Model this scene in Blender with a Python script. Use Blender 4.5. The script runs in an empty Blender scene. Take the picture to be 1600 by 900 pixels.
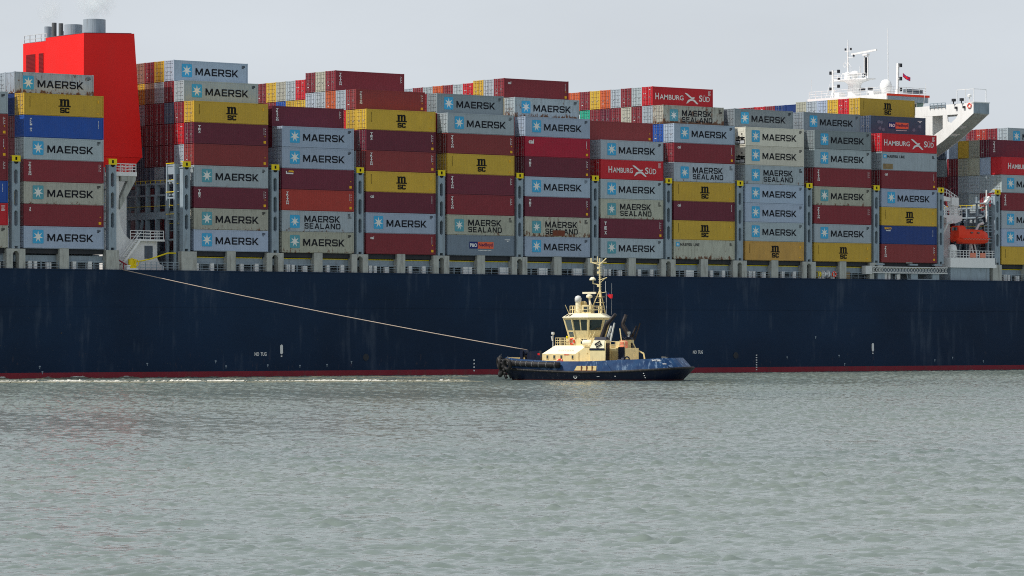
import bpy, bmesh, math, random
from mathutils import Vector, Matrix
R = math.radians
rnd = random.Random(7)
scene = bpy.context.scene
COL = scene.collection

# ------------------------------------------------------------------ camera, world, sun, exposure
cam_d = bpy.data.cameras.new("camera"); cam = bpy.data.objects.new("camera", cam_d); COL.objects.link(cam)
CAM_Z = 6.0746
cam.location = (0, 0, CAM_Z); cam.rotation_euler = (R(90), 0, 0)
cam_d.sensor_width = 36.0; cam_d.lens = 36.0*5641.69/1600.0
cam_d.shift_y = (519.646-450)/1600.0
cam_d.clip_start = 1.0; cam_d.clip_end = 20000
scene.camera = cam
scene.cycles.pixel_filter_type = 'BLACKMAN_HARRIS'; scene.cycles.filter_width = 1.05; scene.cycles.use_denoising = False; scene.cycles.caustics_reflective = False; scene.cycles.caustics_refractive = False; scene.cycles.sample_clamp_indirect = 4.0; scene.cycles.volume_bounces = 8; scene.cycles.max_bounces = 12
scene.render.resolution_x = 1024; scene.render.resolution_y = 576

SUN_AZ = 22.0      # degrees the sun stands on the camera's side of due left
SUN_EL = 53.0
world = bpy.data.worlds.new("World"); scene.world = world; world.use_nodes = True
wn = world.node_tree.nodes; wl = world.node_tree.links; wn.clear()
w_out = wn.new("ShaderNodeOutputWorld"); w_bg = wn.new("ShaderNodeBackground")
sky = wn.new("ShaderNodeTexSky"); sky.sky_type = 'NISHITA'; sky.sun_disc = False
sky.sun_elevation = R(SUN_EL); sky.sun_rotation = R(270 - SUN_AZ)
sky.air_density = 1.0; sky.dust_density = 4.0; sky.ozone_density = 1.5
w_hsv = wn.new("ShaderNodeHueSaturation"); w_hsv.inputs['Saturation'].default_value = 0.42
w_mix = wn.new("ShaderNodeMix"); w_mix.data_type = 'RGBA'; w_mix.inputs[0].default_value = 0.75
# even, thin high overcast that thickens (and brightens) towards the horizon
w_tc = wn.new("ShaderNodeTexCoord"); w_sep = wn.new("ShaderNodeSeparateXYZ"); wl.new(w_tc.outputs['Generated'], w_sep.inputs[0])
w_mr = wn.new("ShaderNodeMapRange"); w_mr.interpolation_type = 'SMOOTHSTEP'; w_mr.inputs[1].default_value = 0.0; w_mr.inputs[2].default_value = 0.75; wl.new(w_sep.outputs[2], w_mr.inputs[0])
w_g = wn.new("ShaderNodeMix"); w_g.data_type = 'RGBA'; w_g.inputs[6].default_value = (8.0, 8.6, 9.25, 1); w_g.inputs[7].default_value = (3.3, 3.9, 4.7, 1)
wl.new(w_mr.outputs[0], w_g.inputs[0]); wl.new(w_g.outputs[2], w_mix.inputs[7])
w_nm = wn.new("ShaderNodeMapping"); w_nm.inputs['Scale'].default_value = (1.0, 1.0, 3.2); wl.new(w_tc.outputs['Generated'], w_nm.inputs[0])
w_no = wn.new("ShaderNodeTexNoise"); w_no.inputs['Scale'].default_value = 7.0; w_no.inputs['Detail'].default_value = 5; wl.new(w_nm.outputs[0], w_no.inputs['Vector'])
w_nr = wn.new("ShaderNodeMapRange"); w_nr.inputs[1].default_value = 0.3; w_nr.inputs[2].default_value = 0.7; w_nr.inputs[3].default_value = 0.094; w_nr.inputs[4].default_value = 0.104; wl.new(w_no.outputs[0], w_nr.inputs[0]); wl.new(w_nr.outputs[0], w_bg.inputs[1])
wl.new(sky.outputs[0], w_hsv.inputs['Color']); wl.new(w_hsv.outputs[0], w_mix.inputs[6])
wl.new(w_mix.outputs[2], w_bg.inputs[0]); w_bg.inputs[1].default_value = 0.10
wl.new(w_bg.outputs[0], w_out.inputs[0])

sun_d = bpy.data.lights.new("sun", 'SUN'); sun = bpy.data.objects.new("sun", sun_d); COL.objects.link(sun)
sun_d.energy = 4.2; sun_d.angle = R(0.6); sun_d.color = (1.0, 0.955, 0.88)
to_sun = Vector((-math.cos(R(SUN_AZ))*math.cos(R(SUN_EL)), -math.sin(R(SUN_AZ))*math.cos(R(SUN_EL)), math.sin(R(SUN_EL))))
sun.rotation_euler = to_sun.to_track_quat('Z', 'Y').to_euler(); sun.location = to_sun*800
vs = scene.view_settings
vs.view_transform = 'Standard'; vs.look = 'None'; vs.gamma = 1; vs.exposure = 0.0; vs.use_curve_mapping = False

# ------------------------------------------------------------------ helpers
def lin(r, g, b):
    f = lambda c: (c/255/12.92) if c/255 <= 0.04045 else ((c/255+0.055)/1.055)**2.4
    return (f(r), f(g), f(b), 1.0)

PIECES = dict(whip_aerial=.3, deck_locker=.15, yellow_handrail=.3, pilot_mark=.3, draught_marks=.6, discharge_port=.1, scupper=.05, navigation_lamp=.05, window_band=.05, floodlight=.3, vent_head=.2,
              roof_locker=.1, canvas_cover=.1, doorway=.1, gangway_support=.4, window=.05, skylight=.05, wing_underside=.05, davit=.2, winch_wheel=.2, hull_mark=.3, small_dome=.1, radar_post=.3, hatch_mark=.2,
              stern_fairlead=.3, deck_railing=.3, railing=.5, handrail=.4, ladder=.3, pipe_run=.2, door_fitting=.1, plate_mark=.05, life_raft_canister=.2, grab_line=.3, towing_winch=.3, cable_trunk=.3, passage_frame=.15, port_bar=.02,
              sheer_strake=.3, bracket=.1, hatch_cover=.1, hatch_coaming=.8, pedestal=.3, bridge_foot=.6, pipe_stay=.3, blue_band=.3, aft_railing=.4)
class MB:
    """collects shapes; build() links them as ONE mesh object"""
    def __init__(s): s.v = []; s.f = []; s.m = []
    def add(s, vs_, fs, mi=0):
        o = len(s.v); s.v += [tuple(p) for p in vs_]
        for f in fs: s.f.append(tuple(i+o for i in f)); s.m.append(mi)
    def box(s, x0, x1, y0, y1, z0, z1, mi=0):
        s.add([(x0,y0,z0),(x1,y0,z0),(x1,y1,z0),(x0,y1,z0),(x0,y0,z1),(x1,y0,z1),(x1,y1,z1),(x0,y1,z1)],
              [(0,3,2,1),(4,5,6,7),(0,1,5,4),(1,2,6,5),(2,3,7,6),(3,0,4,7)], mi)
    def hexa(s, b, t, mi=0):           # two quads of 4 points
        s.add(list(b)+list(t), [(0,3,2,1),(4,5,6,7),(0,1,5,4),(1,2,6,5),(2,3,7,6),(3,0,4,7)], mi)
    def bar(s, p0, p1, w, h=None, mi=0):
        h = w if h is None else h
        p0 = Vector(p0); p1 = Vector(p1); d = (p1-p0)
        if d.length < 1e-6: return
        d.normalize(); up = Vector((0,0,1)) if abs(d.z) < 0.95 else Vector((0,1,0))
        a = d.cross(up).normalized()*w/2; b = a.cross(d).normalized()*h/2
        s.hexa([p0-a-b, p0+a-b, p0+a+b, p0-a+b], [p1-a-b, p1+a-b, p1+a+b, p1-a+b], mi)
    def tube(s, pts, r, n=6, mi=0, cap=True):
        pts = [Vector(p) for p in pts]; rs = r if isinstance(r, (list, tuple)) else [r]*len(pts)
        rings = []; prev = None
        for i, p in enumerate(pts):
            d = (pts[min(i+1, len(pts)-1)]-pts[max(i-1, 0)]).normalized()
            if prev is None:
                up = Vector((0,0,1)) if abs(d.z) < 0.9 else Vector((1,0,0))
                a = d.cross(up).normalized()
            else: a = (prev-d*prev.dot(d)).normalized()
            prev = a; b = d.cross(a)
            rings.append([p+(a*math.cos(2*math.pi*k/n)+b*math.sin(2*math.pi*k/n))*rs[i] for k in range(n)])
        vv = [q for rg in rings for q in rg]; ff = []
        for i in range(len(pts)-1):
            for k in range(n):
                k2 = (k+1) % n
                ff.append((i*n+k, i*n+k2, (i+1)*n+k2, (i+1)*n+k))
        if cap: ff.append(tuple(range(n-1, -1, -1))); ff.append(tuple((len(pts)-1)*n+k for k in range(n)))
        s.add(vv, ff, mi)
    def lathe(s, prof, c, n=16, mi=0, axis='z'):
        vv = []; ff = []
        for r, z in prof:
            for k in range(n):
                a = 2*math.pi*k/n; p = (r*math.cos(a), r*math.sin(a), z)
                if axis == 'x': p = (p[2], p[0], p[1])
                if axis == 'y': p = (p[0], p[2], p[1])
                vv.append((c[0]+p[0], c[1]+p[1], c[2]+p[2]))
        for i in range(len(prof)-1):
            for k in range(n):
                k2 = (k+1) % n; ff.append((i*n+k, i*n+k2, (i+1)*n+k2, (i+1)*n+k))
        ff.append(tuple(range(n-1, -1, -1))); ff.append(tuple((len(prof)-1)*n+k for k in range(n)))
        s.add(vv, ff, mi)
    def torus(s, c, R0, r, axis='y', n=18, m=8, mi=0, sq=1.0):
        vv = []; ff = []
        for i in range(n):
            a = 2*math.pi*i/n
            for j in range(m):
                b = 2*math.pi*j/m; q = R0+r*math.cos(b); w = r*math.sin(b)*sq
                p = {'y': (q*math.cos(a), w, q*math.sin(a)), 'x': (w, q*math.cos(a), q*math.sin(a)), 'z': (q*math.cos(a), q*math.sin(a), w)}[axis]
                vv.append((c[0]+p[0], c[1]+p[1], c[2]+p[2]))
        for i in range(n):
            for j in range(m):
                ff.append((i*m+j, ((i+1)%n)*m+j, ((i+1)%n)*m+(j+1)%m, i*m+(j+1)%m))
        s.add(vv, ff, mi)
    def prism(s, poly, fn, d0, d1, mi=0):     # poly 2D, fn(u, v, d) -> point
        n = len(poly)
        vv = [fn(u, v, d0) for u, v in poly]+[fn(u, v, d1) for u, v in poly]
        ff = [tuple(range(n)), tuple(range(2*n-1, n-1, -1))]+[(i, n+i, n+(i+1) % n, (i+1) % n) for i in range(n)]
        s.add(vv, ff, mi)
    def flat(s, poly, fn, mi=0):
        s.add([fn(u, v) for u, v in poly], [tuple(range(len(poly)))], mi)
    def rail(s, pts, h=1.05, step=1.6, bars=3, r=0.035, mi=0):
        pts = [Vector(p) for p in pts]; up = Vector((0,0,1))
        for i in range(len(pts)-1):
            a, b = pts[i], pts[i+1]
            for k in range(bars):
                zz = h*(k+1)/bars; s.bar(a+up*zz, b+up*zz, 2*r, mi=mi)
            n = max(1, round((b-a).length/step))
            for k in range(n+(1 if i == len(pts)-2 else 0)):
                p = a.lerp(b, k/n); s.bar(p, p+up*h, 2*r, mi=mi)
    def mesh(s, name, mats, smooth=False, fix=True):
        me = bpy.data.meshes.new(name); me.from_pydata(s.v, [], s.f)
        mats = mats if isinstance(mats, (list, tuple)) else [mats]
        for m in mats: me.materials.append(m)
        me.polygons.foreach_set("material_index", s.m)
        if fix:
            bm = bmesh.new(); bm.from_mesh(me); bmesh.ops.recalc_face_normals(bm, faces=bm.faces); bm.to_mesh(me); bm.free()
        if smooth: me.polygons.foreach_set("use_smooth", [True]*len(me.polygons))
        me.update(); return me
    def clusters(s, tol):
        """the shapes sorted into pieces that stand apart from one another by more than tol"""
        par = list(range(len(s.v)))
        def find(a):
            while par[a] != a: par[a] = par[par[a]]; a = par[a]
            return a
        for f in s.f:
            for i in f[1:]: par[find(i)] = find(f[0])
        isl = {}
        for i, f in enumerate(s.f): isl.setdefault(find(f[0]), []).append(i)
        bx = []
        for fs in isl.values():
            P = [s.v[i] for k in fs for i in s.f[k]]; bx.append([[min(q[a] for q in P) for a in range(3)], [max(q[a] for q in P) for a in range(3)], fs])
        done = False
        while not done:
            done = True
            for i in range(len(bx)):
                for j in range(len(bx)-1, i, -1):
                    if all(bx[i][0][a]-tol <= bx[j][1][a] and bx[j][0][a]-tol <= bx[i][1][a] for a in range(3)):
                        bx[i] = [[min(x, y) for x, y in zip(bx[i][0], bx[j][0])], [max(x, y) for x, y in zip(bx[i][1], bx[j][1])], bx[i][2]+bx[j][2]]; del bx[j]; done = False
        out = []
        for lo, hi, fs in sorted(bx, key=lambda b: b[0]):
            m_ = MB(); mp = {}
            for k in sorted(fs):
                f2 = []
                for i in s.f[k]:
                    if i not in mp: mp[i] = len(m_.v); m_.v.append(s.v[i])
                    f2.append(mp[i])
                m_.f.append(tuple(f2)); m_.m.append(s.m[k])
            out.append(m_)
        return out
    def build(s, name, mats, parent=None, smooth=False, label=None, fix=True):
        if name in PIECES:
            cl = s.clusters(PIECES[name])
            if len(cl) > 1: return [link(name, c.mesh(name, mats, smooth, fix), parent, label) for c in cl][0]
        return link(name, s.mesh(name, mats, smooth, fix), parent, label)

def link(name, me, parent=None, label=None):
    o = bpy.data.objects.new(name, me); COL.objects.link(o)
    if parent: o.parent = parent
    if label: o["label"] = label
    return o
def tag(o, label=None, cat=None, group=None, kind=None):
    if label: o["label"] = label
    if cat: o["category"] = cat
    if group: o["group"] = group
    if kind: o["kind"] = kind
    return o
def empty(name, loc=(0,0,0), rz=0.0):
    o = bpy.data.objects.new(name, None); COL.objects.link(o); o.empty_display_size = 0.5
    o.location = loc; o.rotation_euler = (0, 0, rz); return o

_dg = [None]
def text_mesh(txt, w, h, mat, bold=0.02, name="lettering", spacing=1.0):
    """letters as a mesh in the XZ plane facing -Y, fitted into w x h from the origin"""
    cu = bpy.data.curves.new(name, 'FONT'); cu.body = txt; cu.offset = bold; cu.space_character = spacing; cu.resolution_u = 3
    o = bpy.data.objects.new(name, cu); COL.objects.link(o)
    bpy.context.view_layer.update(); dg = bpy.context.evaluated_depsgraph_get()
    me = bpy.data.meshes.new_from_object(o.evaluated_get(dg)); bpy.data.objects.remove(o); bpy.data.curves.remove(cu)
    xs = [v.co.x for v in me.vertices]; ys = [v.co.y for v in me.vertices]
    x0, x1, y0, y1 = min(xs), max(xs), min(ys), max(ys)
    V = [((v.co.x-x0)/(x1-x0)*w, 0.0, (v.co.y-y0)/(y1-y0)*h) for v in me.vertices]
    F = [tuple(p.vertices) for p in me.polygons]; bpy.data.meshes.remove(me)
    return V, F

# ------------------------------------------------------------------ materials
def new_mat(name):
    m = bpy.data.materials.new(name); m.use_nodes = True
    nt = m.node_tree; b = nt.nodes["Principled BSDF"]; return m, nt, b
def N(nt, t, **kw):
    n = nt.nodes.new(t)
    for k, v in kw.items(): setattr(n, k, v)
    return n
def mixc(nt, fac, a, b, mode='MIX'):
    m = N(nt, "ShaderNodeMix", data_type='RGBA', blend_type=mode)
    for i, x in ((0, fac), (6, a), (7, b)):
        if hasattr(x, 'links') or isinstance(x, bpy.types.NodeSocket): nt.links.new(x, m.inputs[i])
        else: m.inputs[i].default_value = x
    return m.outputs[2]
def math_n(nt, op, a, b=None, c=None, clamp=False):
    m = N(nt, "ShaderNodeMath", operation=op); m.use_clamp = clamp
    for i, x in enumerate((a, b, c)):
        if x is None: continue
        if isinstance(x, bpy.types.NodeSocket): nt.links.new(x, m.inputs[i])
        else: m.inputs[i].default_value = x
    return m.outputs[0]
def noise(nt, vec, scale, detail=4, rough=0.55, sc=(1,1,1)):
    mp = N(nt, "ShaderNodeMapping"); mp.inputs['Scale'].default_value = sc; nt.links.new(vec, mp.inputs[0])
    n = N(nt, "ShaderNodeTexNoise"); n.inputs['Scale'].default_value = scale; n.inputs['Detail'].default_value = detail
    n.inputs['Roughness'].default_value = rough; nt.links.new(mp.outputs[0], n.inputs['Vector']); return n.outputs[0]
def ramp(nt, fac, a, b):
    m = N(nt, "ShaderNodeMapRange", interpolation_type='SMOOTHSTEP'); m.inputs[1].default_value = a; m.inputs[2].default_value = b
    if isinstance(fac, bpy.types.NodeSocket): nt.links.new(fac, m.inputs[0])
    return m.outputs[0]

def paint(name, col, rough=0.5, dirt=0.15, rust=0.0, metal=0.0, scale=1.0, bump=0.0):
    """weathered paint: mottling, run-down dirt and a little rust"""
    m, nt, b = new_mat(name); tc = N(nt, "ShaderNodeTexCoord"); v = tc.outputs['Object']
    n1 = noise(nt, v, 0.9*scale, 5); n2 = noise(nt, v, 2.2*scale, 4, sc=(1,1,0.16))
    c = mixc(nt, math_n(nt, 'MULTIPLY', ramp(nt, n1, 0.35, 0.75), dirt), col, tuple(x*0.62 for x in col[:3])+(1,))
    c = mixc(nt, math_n(nt, 'MULTIPLY', ramp(nt, n2, 0.48, 0.72), dirt), c, (0.09, 0.075, 0.06, 1))
    if rust > 0:
        n3 = noise(nt, v, 1.6*scale, 7, 0.65, sc=(1,1,0.5))
        c = mixc(nt, ramp(nt, n3, 0.74-rust*0.25, 0.80-rust*0.2), c, (0.20, 0.085, 0.035, 1))
    nt.links.new(c, b.inputs['Base Color']); b.inputs['Metallic'].default_value = metal; b.inputs['Specular IOR Level'].default_value = 0.25
    nt.links.new(math_n(nt, 'MULTIPLY_ADD', n1, 0.25, rough-0.12), b.inputs['Roughness'])
    if bump:
        bp = N(nt, "ShaderNodeBump"); bp.inputs['Strength'].default_value = bump; bp.inputs['Distance'].default_value = 0.05
        nt.links.new(n1, bp.inputs['Height']); nt.links.new(bp.outputs[0], b.inputs['Normal'])
    return m

def container_material():
    m, nt, b = new_mat("container_paint"); tc = N(nt, "ShaderNodeTexCoord"); oi = N(nt, "ShaderNodeObjectInfo")
    off = N(nt, "ShaderNodeVectorMath", operation='ADD'); sc = N(nt, "ShaderNodeVectorMath", operation='SCALE')
    cb = N(nt, "ShaderNodeCombineXYZ"); nt.links.new(oi.outputs['Random'], cb.inputs[0]); nt.links.new(oi.outputs['Random'], cb.inputs[2])
    nt.links.new(cb.outputs[0], sc.inputs[0]); sc.inputs['Scale'].default_value = 93.0
    nt.links.new(tc.outputs['Object'], off.inputs[0]); nt.links.new(sc.outputs[0], off.inputs[1]); v = off.outputs[0]
    col = oi.outputs['Color']; wear = oi.outputs['Alpha']
    n1 = noise(nt, v, 0.55, 5); n2 = noise(nt, v, 3.2, 4, sc=(1,1,0.12)); n3 = noise(nt, v, 1.7, 8, 0.68, sc=(1,1,0.55)); n4 = noise(nt, v, 7.0, 3, sc=(1,1,0.10))
    # tone of the whole box and large patches
    hs = N(nt, "ShaderNodeHueSaturation"); nt.links.new(col, hs.inputs['Color'])
    nt.links.new(math_n(nt, 'MULTIPLY_ADD', n1, 0.30, 0.85), hs.inputs['Value'])
    c = hs.outputs[0]
    c = mixc(nt, math_n(nt, 'MULTIPLY', ramp(nt, n2, 0.42, 0.75), math_n(nt, 'MULTIPLY_ADD', wear, 0.38, 0.03)), c, (0.10, 0.085, 0.065, 1))
    c = mixc(nt, math_n(nt, 'MULTIPLY', ramp(nt, n4, 0.55, 0.75), math_n(nt, 'MULTIPLY', wear, 0.30)), c, (0.16, 0.13, 0.09, 1))
    thr = math_n(nt, 'SUBTRACT', 0.775, math_n(nt, 'MULTIPLY', wear, 0.24))
    sp = N(nt, "ShaderNodeSeparateXYZ"); nt.links.new(tc.outputs['Object'], sp.inputs[0])
    low = ramp(nt, sp.outputs[2], 0.9, 0.0)                               # rust creeps up from the bottom rail
    n3b = math_n(nt, 'ADD', n3, math_n(nt, 'MULTIPLY', low, math_n(nt, 'MULTIPLY', wear, 0.20)))
    rust = math_n(nt, 'MULTIPLY', math_n(nt, 'SUBTRACT', n3b, thr), 14.0, clamp=True)
    c = mixc(nt, rust, c, (0.15, 0.065, 0.03, 1))
    nt.links.new(c, b.inputs['Base Color']); b.inputs['Roughness'].default_value = 0.52
    b.inputs['Specular IOR Level'].default_value = 0.35
    return m

def flatmat(name, col, rough=0.55, fade=0.0):
    m, nt, b = new_mat(name); tc = N(nt, "ShaderNodeTexCoord")
    n = noise(nt, tc.outputs['Object'], 2.6, 6, 0.65)
    c = mixc(nt, math_n(nt, 'MULTIPLY', ramp(nt, n, 0.4, 0.8), 0.07+fade), col, (0.30, 0.31, 0.31, 1))
    nt.links.new(c, b.inputs['Base Color']); b.inputs['Roughness'].default_value = rough; b.inputs['Specular IOR Level'].default_value = 0.2; return m

M = {}
M['box'] = container_material()
M['seal'] = paint("door_seal_rubber", (0.02, 0.02, 0.022, 1), 0.7, 0.1)
M['galv'] = paint("galvanised_steel", (0.58, 0.60, 0.62, 1), 0.4, 0.2)
M['navy'] = flatmat("navy_lettering", lin(9, 13, 26), 0.7)
M['black'] = flatmat("black_lettering", lin(12, 12, 14), 0.7)
M['white'] = flatmat("white_lettering", (0.78, 0.78, 0.76, 1))
M['starblue'] = flatmat("light_blue_panel", lin(66, 168, 214), fade=0.02)
M['starblue2'] = flatmat("faded_teal_panel", lin(88, 158, 172), fade=0.12)
M['starwhite'] = flatmat("white_star", (0.80, 0.79, 0.74, 1))
M['yellowmark'] = flatmat("yellow_marking", lin(236, 178, 40))
M['orange'] = flatmat("orange_panel", lin(232, 104, 70))
M['deepblue'] = flatmat("deep_blue_panel", lin(24, 40, 110))
M['purple'] = flatmat("violet_lettering", lin(84, 30, 80))
M['patch'] = paint("bare_patch", lin(150, 128, 92), 0.7, 0.5, 0.3)
M['rustpatch'] = paint("rusty_patch", lin(122, 66, 48), 0.8, 0.5, 0.3)
M['dark'] = paint("dark_recess_paint", (0.03, 0.034, 0.042, 1), 0.6, 0.2)
M['shipgrey'] = paint("ship_grey_paint", lin(150, 165, 176), 0.5, 0.30, 0.14)
M['shipgrey_rusty'] = paint("rusty_grey_paint", lin(180, 182, 176), 0.55, 0.42, 0.32)
M['shipgrey_dark'] = paint("dark_grey_paint", lin(96, 106, 118), 0.55, 0.3, 0.08)
M['shipwhite'] = paint("ship_white_paint", (0.86, 0.86, 0.85, 1), 0.42, 0.10, 0.03)
M['funnelred'] = paint("funnel_red_paint", lin(238, 28, 24), 0.5, 0.04, 0.0, scale=0.35)
M['funnelred_dark'] = paint("louvre_red_paint", lin(128, 14, 20), 0.6, 0.12)
M['exhaust'] = paint("exhaust_steel", (0.34, 0.39, 0.44, 1), 0.42, 0.35, scale=0.7)
M['exhaust_dark'] = paint("sooty_steel", (0.12, 0.125, 0.13, 1), 0.6, 0.4)
M['yellow'] = paint("safety_yellow_paint", lin(238, 212, 28), 0.5, 0.12, 0.02)
M['orangered'] = paint("lifeboat_orange", lin(236, 62, 28), 0.38, 0.10)
M['deckred'] = paint("deck_oxide_paint", lin(96, 52, 46), 0.7, 0.3, 0.1)
M['red'] = flatmat("signal_red", lin(200, 26, 36))
M['salmon'] = flatmat("salmon_cover", lin(230, 142, 116))
M['glass'], _nt, _b = new_mat("window_glass")
_b.inputs['Base Color'].default_value = (0.02, 0.035, 0.038, 1); _b.inputs['Roughness'].default_value = 0.06; _b.inputs['Specular IOR Level'].default_value = 0.7
M['glass_lit'], _nt, _b = new_mat("window_glass_lit")  # paler base stands in for light seen through the left panes
_b.inputs['Base Color'].default_value = (0.075, 0.105, 0.115, 1); _b.inputs['Roughness'].default_value = 0.08; _b.inputs['Specular IOR Level'].default_value = 0.7
M['glassgreen'], _nt, _b = new_mat("green_tinted_glass")
_b.inputs['Base Color'].default_value = (0.20, 0.34, 0.31, 1); _b.inputs['Roughness'].default_value = 0.1
M['cream'] = paint("cream_paint", lin(236, 218, 166), 0.42, 0.22, 0.08, scale=2)
M['creamwhite'] = paint("cream_white_paint", lin(244, 234, 204), 0.42, 0.06, 0.02, scale=2)
def tug_paint():
    m, nt, b = new_mat("tug_blue_paint"); tc = N(nt, "ShaderNodeTexCoord"); v = tc.outputs['Object']
    n1 = noise(nt, v, 1.1, 5); n2 = noise(nt, v, 2.6, 5, 0.6, sc=(1,1,0.14)); n3 = noise(nt, v, 0.30, 3, 0.6); n4 = noise(nt, v, 3.4, 6, 0.7, sc=(1,1,0.4))
    c = mixc(nt, ramp(nt, n1, 0.35, 0.7), lin(20, 52, 92), lin(32, 68, 108))
    c = mixc(nt, math_n(nt, 'MULTIPLY', math_n(nt, 'MULTIPLY', ramp(nt, n2, 0.50, 0.68), ramp(nt, n3, 0.42, 0.58)), 0.75), c, lin(128, 152, 178))
    c = mixc(nt, math_n(nt, 'MULTIPLY', ramp(nt, n4, 0.68, 0.76), 0.8), c, lin(112, 66, 44))
    nt.links.new(c, b.inputs['Base Color']); b.inputs['Roughness'].default_value = 0.38; b.inputs['Specular IOR Level'].default_value = 0.3
    bp = N(nt, "ShaderNodeBump"); bp.inputs['Strength'].default_value = 0.3; bp.inputs['Distance'].default_value = 0.06; nt.links.new(n1, bp.inputs['Height']); nt.links.new(bp.outputs[0], b.inputs['Normal'])
    return m
M['tugblue'] = tug_paint()
M['tugdark'] = paint("tug_dark_blue_paint", lin(8, 22, 48), 0.5, 0.15, 0.03, scale=1.3)
M['tugred'] = paint("tug_antifouling", lin(66, 24, 30), 0.6, 0.3, 0.1)
M['rubber'] = paint("black_rubber", (0.018, 0.018, 0.020, 1), 0.6, 0.5, scale=2.5)
M['soot'] = paint("sooty_black_paint", (0.022, 0.018, 0.020, 1), 0.5, 0.4, scale=2)
M['timber'] = paint("buff_deck_paint", lin(206, 184, 130), 0.6, 0.2, 0.1, scale=2)
M['rope'] = paint("cream_rope", lin(186, 170, 156), 0.8, 0.15, scale=3)
M['brightsteel'] = paint("bright_steel", (0.66, 0.67, 0.66, 1), 0.35, 0.15, scale=3)

def hull_material():
    m, nt, b = new_mat("navy_hull_paint"); tc = N(nt, "ShaderNodeTexCoord"); v = tc.outputs['Object']
    n1 = noise(nt, v, 0.05, 6, sc=(1,1,1.4)); n2 = math_n(nt, 'MULTIPLY_ADD', noise(nt, v, 0.9, 6, 0.6, sc=(1,1,0.12)), 0.6, math_n(nt, 'MULTIPLY', noise(nt, v, 0.10, 4, 0.6), 0.55)); n3 = noise(nt, v, 0.35, 7, 0.7, sc=(0.35,1,2.4)); n4 = noise(nt, v, 2.6, 5, 0.65, sc=(1,1,0.35))
    base = lin(21, 36, 60)
    c = mixc(nt, ramp(nt, n1, 0.3, 0.7), lin(14, 36, 60), lin(20, 46, 74))
    c = mixc(nt, math_n(nt, 'MULTIPLY', ramp(nt, n2, 0.60, 0.76), 0.36), c, lin(78, 90, 106))
    c = mixc(nt, math_n(nt, 'MULTIPLY', ramp(nt, n3, 0.60, 0.80), 0.30), c, lin(58, 68, 86))
    sp = N(nt, "ShaderNodeSeparateXYZ"); nt.links.new(v, sp.inputs[0])
    lowz = ramp(nt, sp.outputs[2], 5.0, 0.8)
    c = mixc(nt, math_n(nt, 'MULTIPLY', math_n(nt, 'MULTIPLY', ramp(nt, n4, 0.60, 0.74), lowz), 0.45), c, lin(96, 82, 80))
    nt.links.new(c, b.inputs['Base Color']); b.inputs['Roughness'].default_value = 0.5; b.inputs['Specular IOR Level'].default_value = 0.14
    # plate seams and slight dishing between frames
    sw = N(nt, "ShaderNodeCombineXYZ"); nt.links.new(sp.outputs[0], sw.inputs[0]); nt.links.new(sp.outputs[2], sw.inputs[1])
    br = N(nt, "ShaderNodeTexBrick"); br.inputs['Scale'].default_value = 1.0; br.inputs['Brick Width'].default_value = 11.5; br.inputs['Row Height'].default_value = 2.9
    br.inputs['Mortar Size'].default_value = 0.03; br.inputs['Mortar Smooth'].default_value = 0.6; nt.links.new(sw.outputs[0], br.inputs['Vector'])
    n5 = noise(nt, v, 0.5, 3)
    h = math_n(nt, 'ADD', math_n(nt, 'MULTIPLY', br.outputs['Fac'], 0.12), n5)
    bp = N(nt, "ShaderNodeBump"); bp.inputs['Strength'].default_value = 0.25; bp.inputs['Distance'].default_value = 0.12
    nt.links.new(h, bp.inputs['Height']); nt.links.new(bp.outputs[0], b.inputs['Normal'])
    return m
M['hull'] = hull_material()
M['boot'] = paint("red_boot_topping", lin(138, 38, 52), 0.6, 0.30, 0.05, scale=0.5)

def water_material():
    m, nt, b = new_mat("estuary_water"); tc = N(nt, "ShaderNodeTexCoord"); v = tc.outputs['Object']
    n0 = noise(nt, v, 0.012, 4, sc=(0.6,1,1)); n1 = noise(nt, v, 0.42, 4, 0.6, sc=(0.7,1,1)); n2 = noise(nt, v, 2.1, 4, 0.6, sc=(0.8,1,1)); n3 = noise(nt, v, 6.0, 2, 0.6)
    c = mixc(nt, ramp(nt, n0, 0.35, 0.65), lin(106, 118, 114), lin(117, 127, 121))
    nt.links.new(c, b.inputs['Base Color']); b.inputs['Roughness'].default_value = 0.12; b.inputs['IOR'].default_value = 1.33
    h = math_n(nt, 'ADD', math_n(nt, 'MULTIPLY', n2, 0.50), math_n(nt, 'MULTIPLY', n3, 0.16))
    bp = N(nt, "ShaderNodeBump"); bp.inputs['Strength'].default_value = 1.0; bp.inputs['Distance'].default_value = 0.05
    nt.links.new(h, bp.inputs['Height']); nt.links.new(bp.outputs[0], b.inputs['Normal'])
    return m
M['water'] = water_material()

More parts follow.
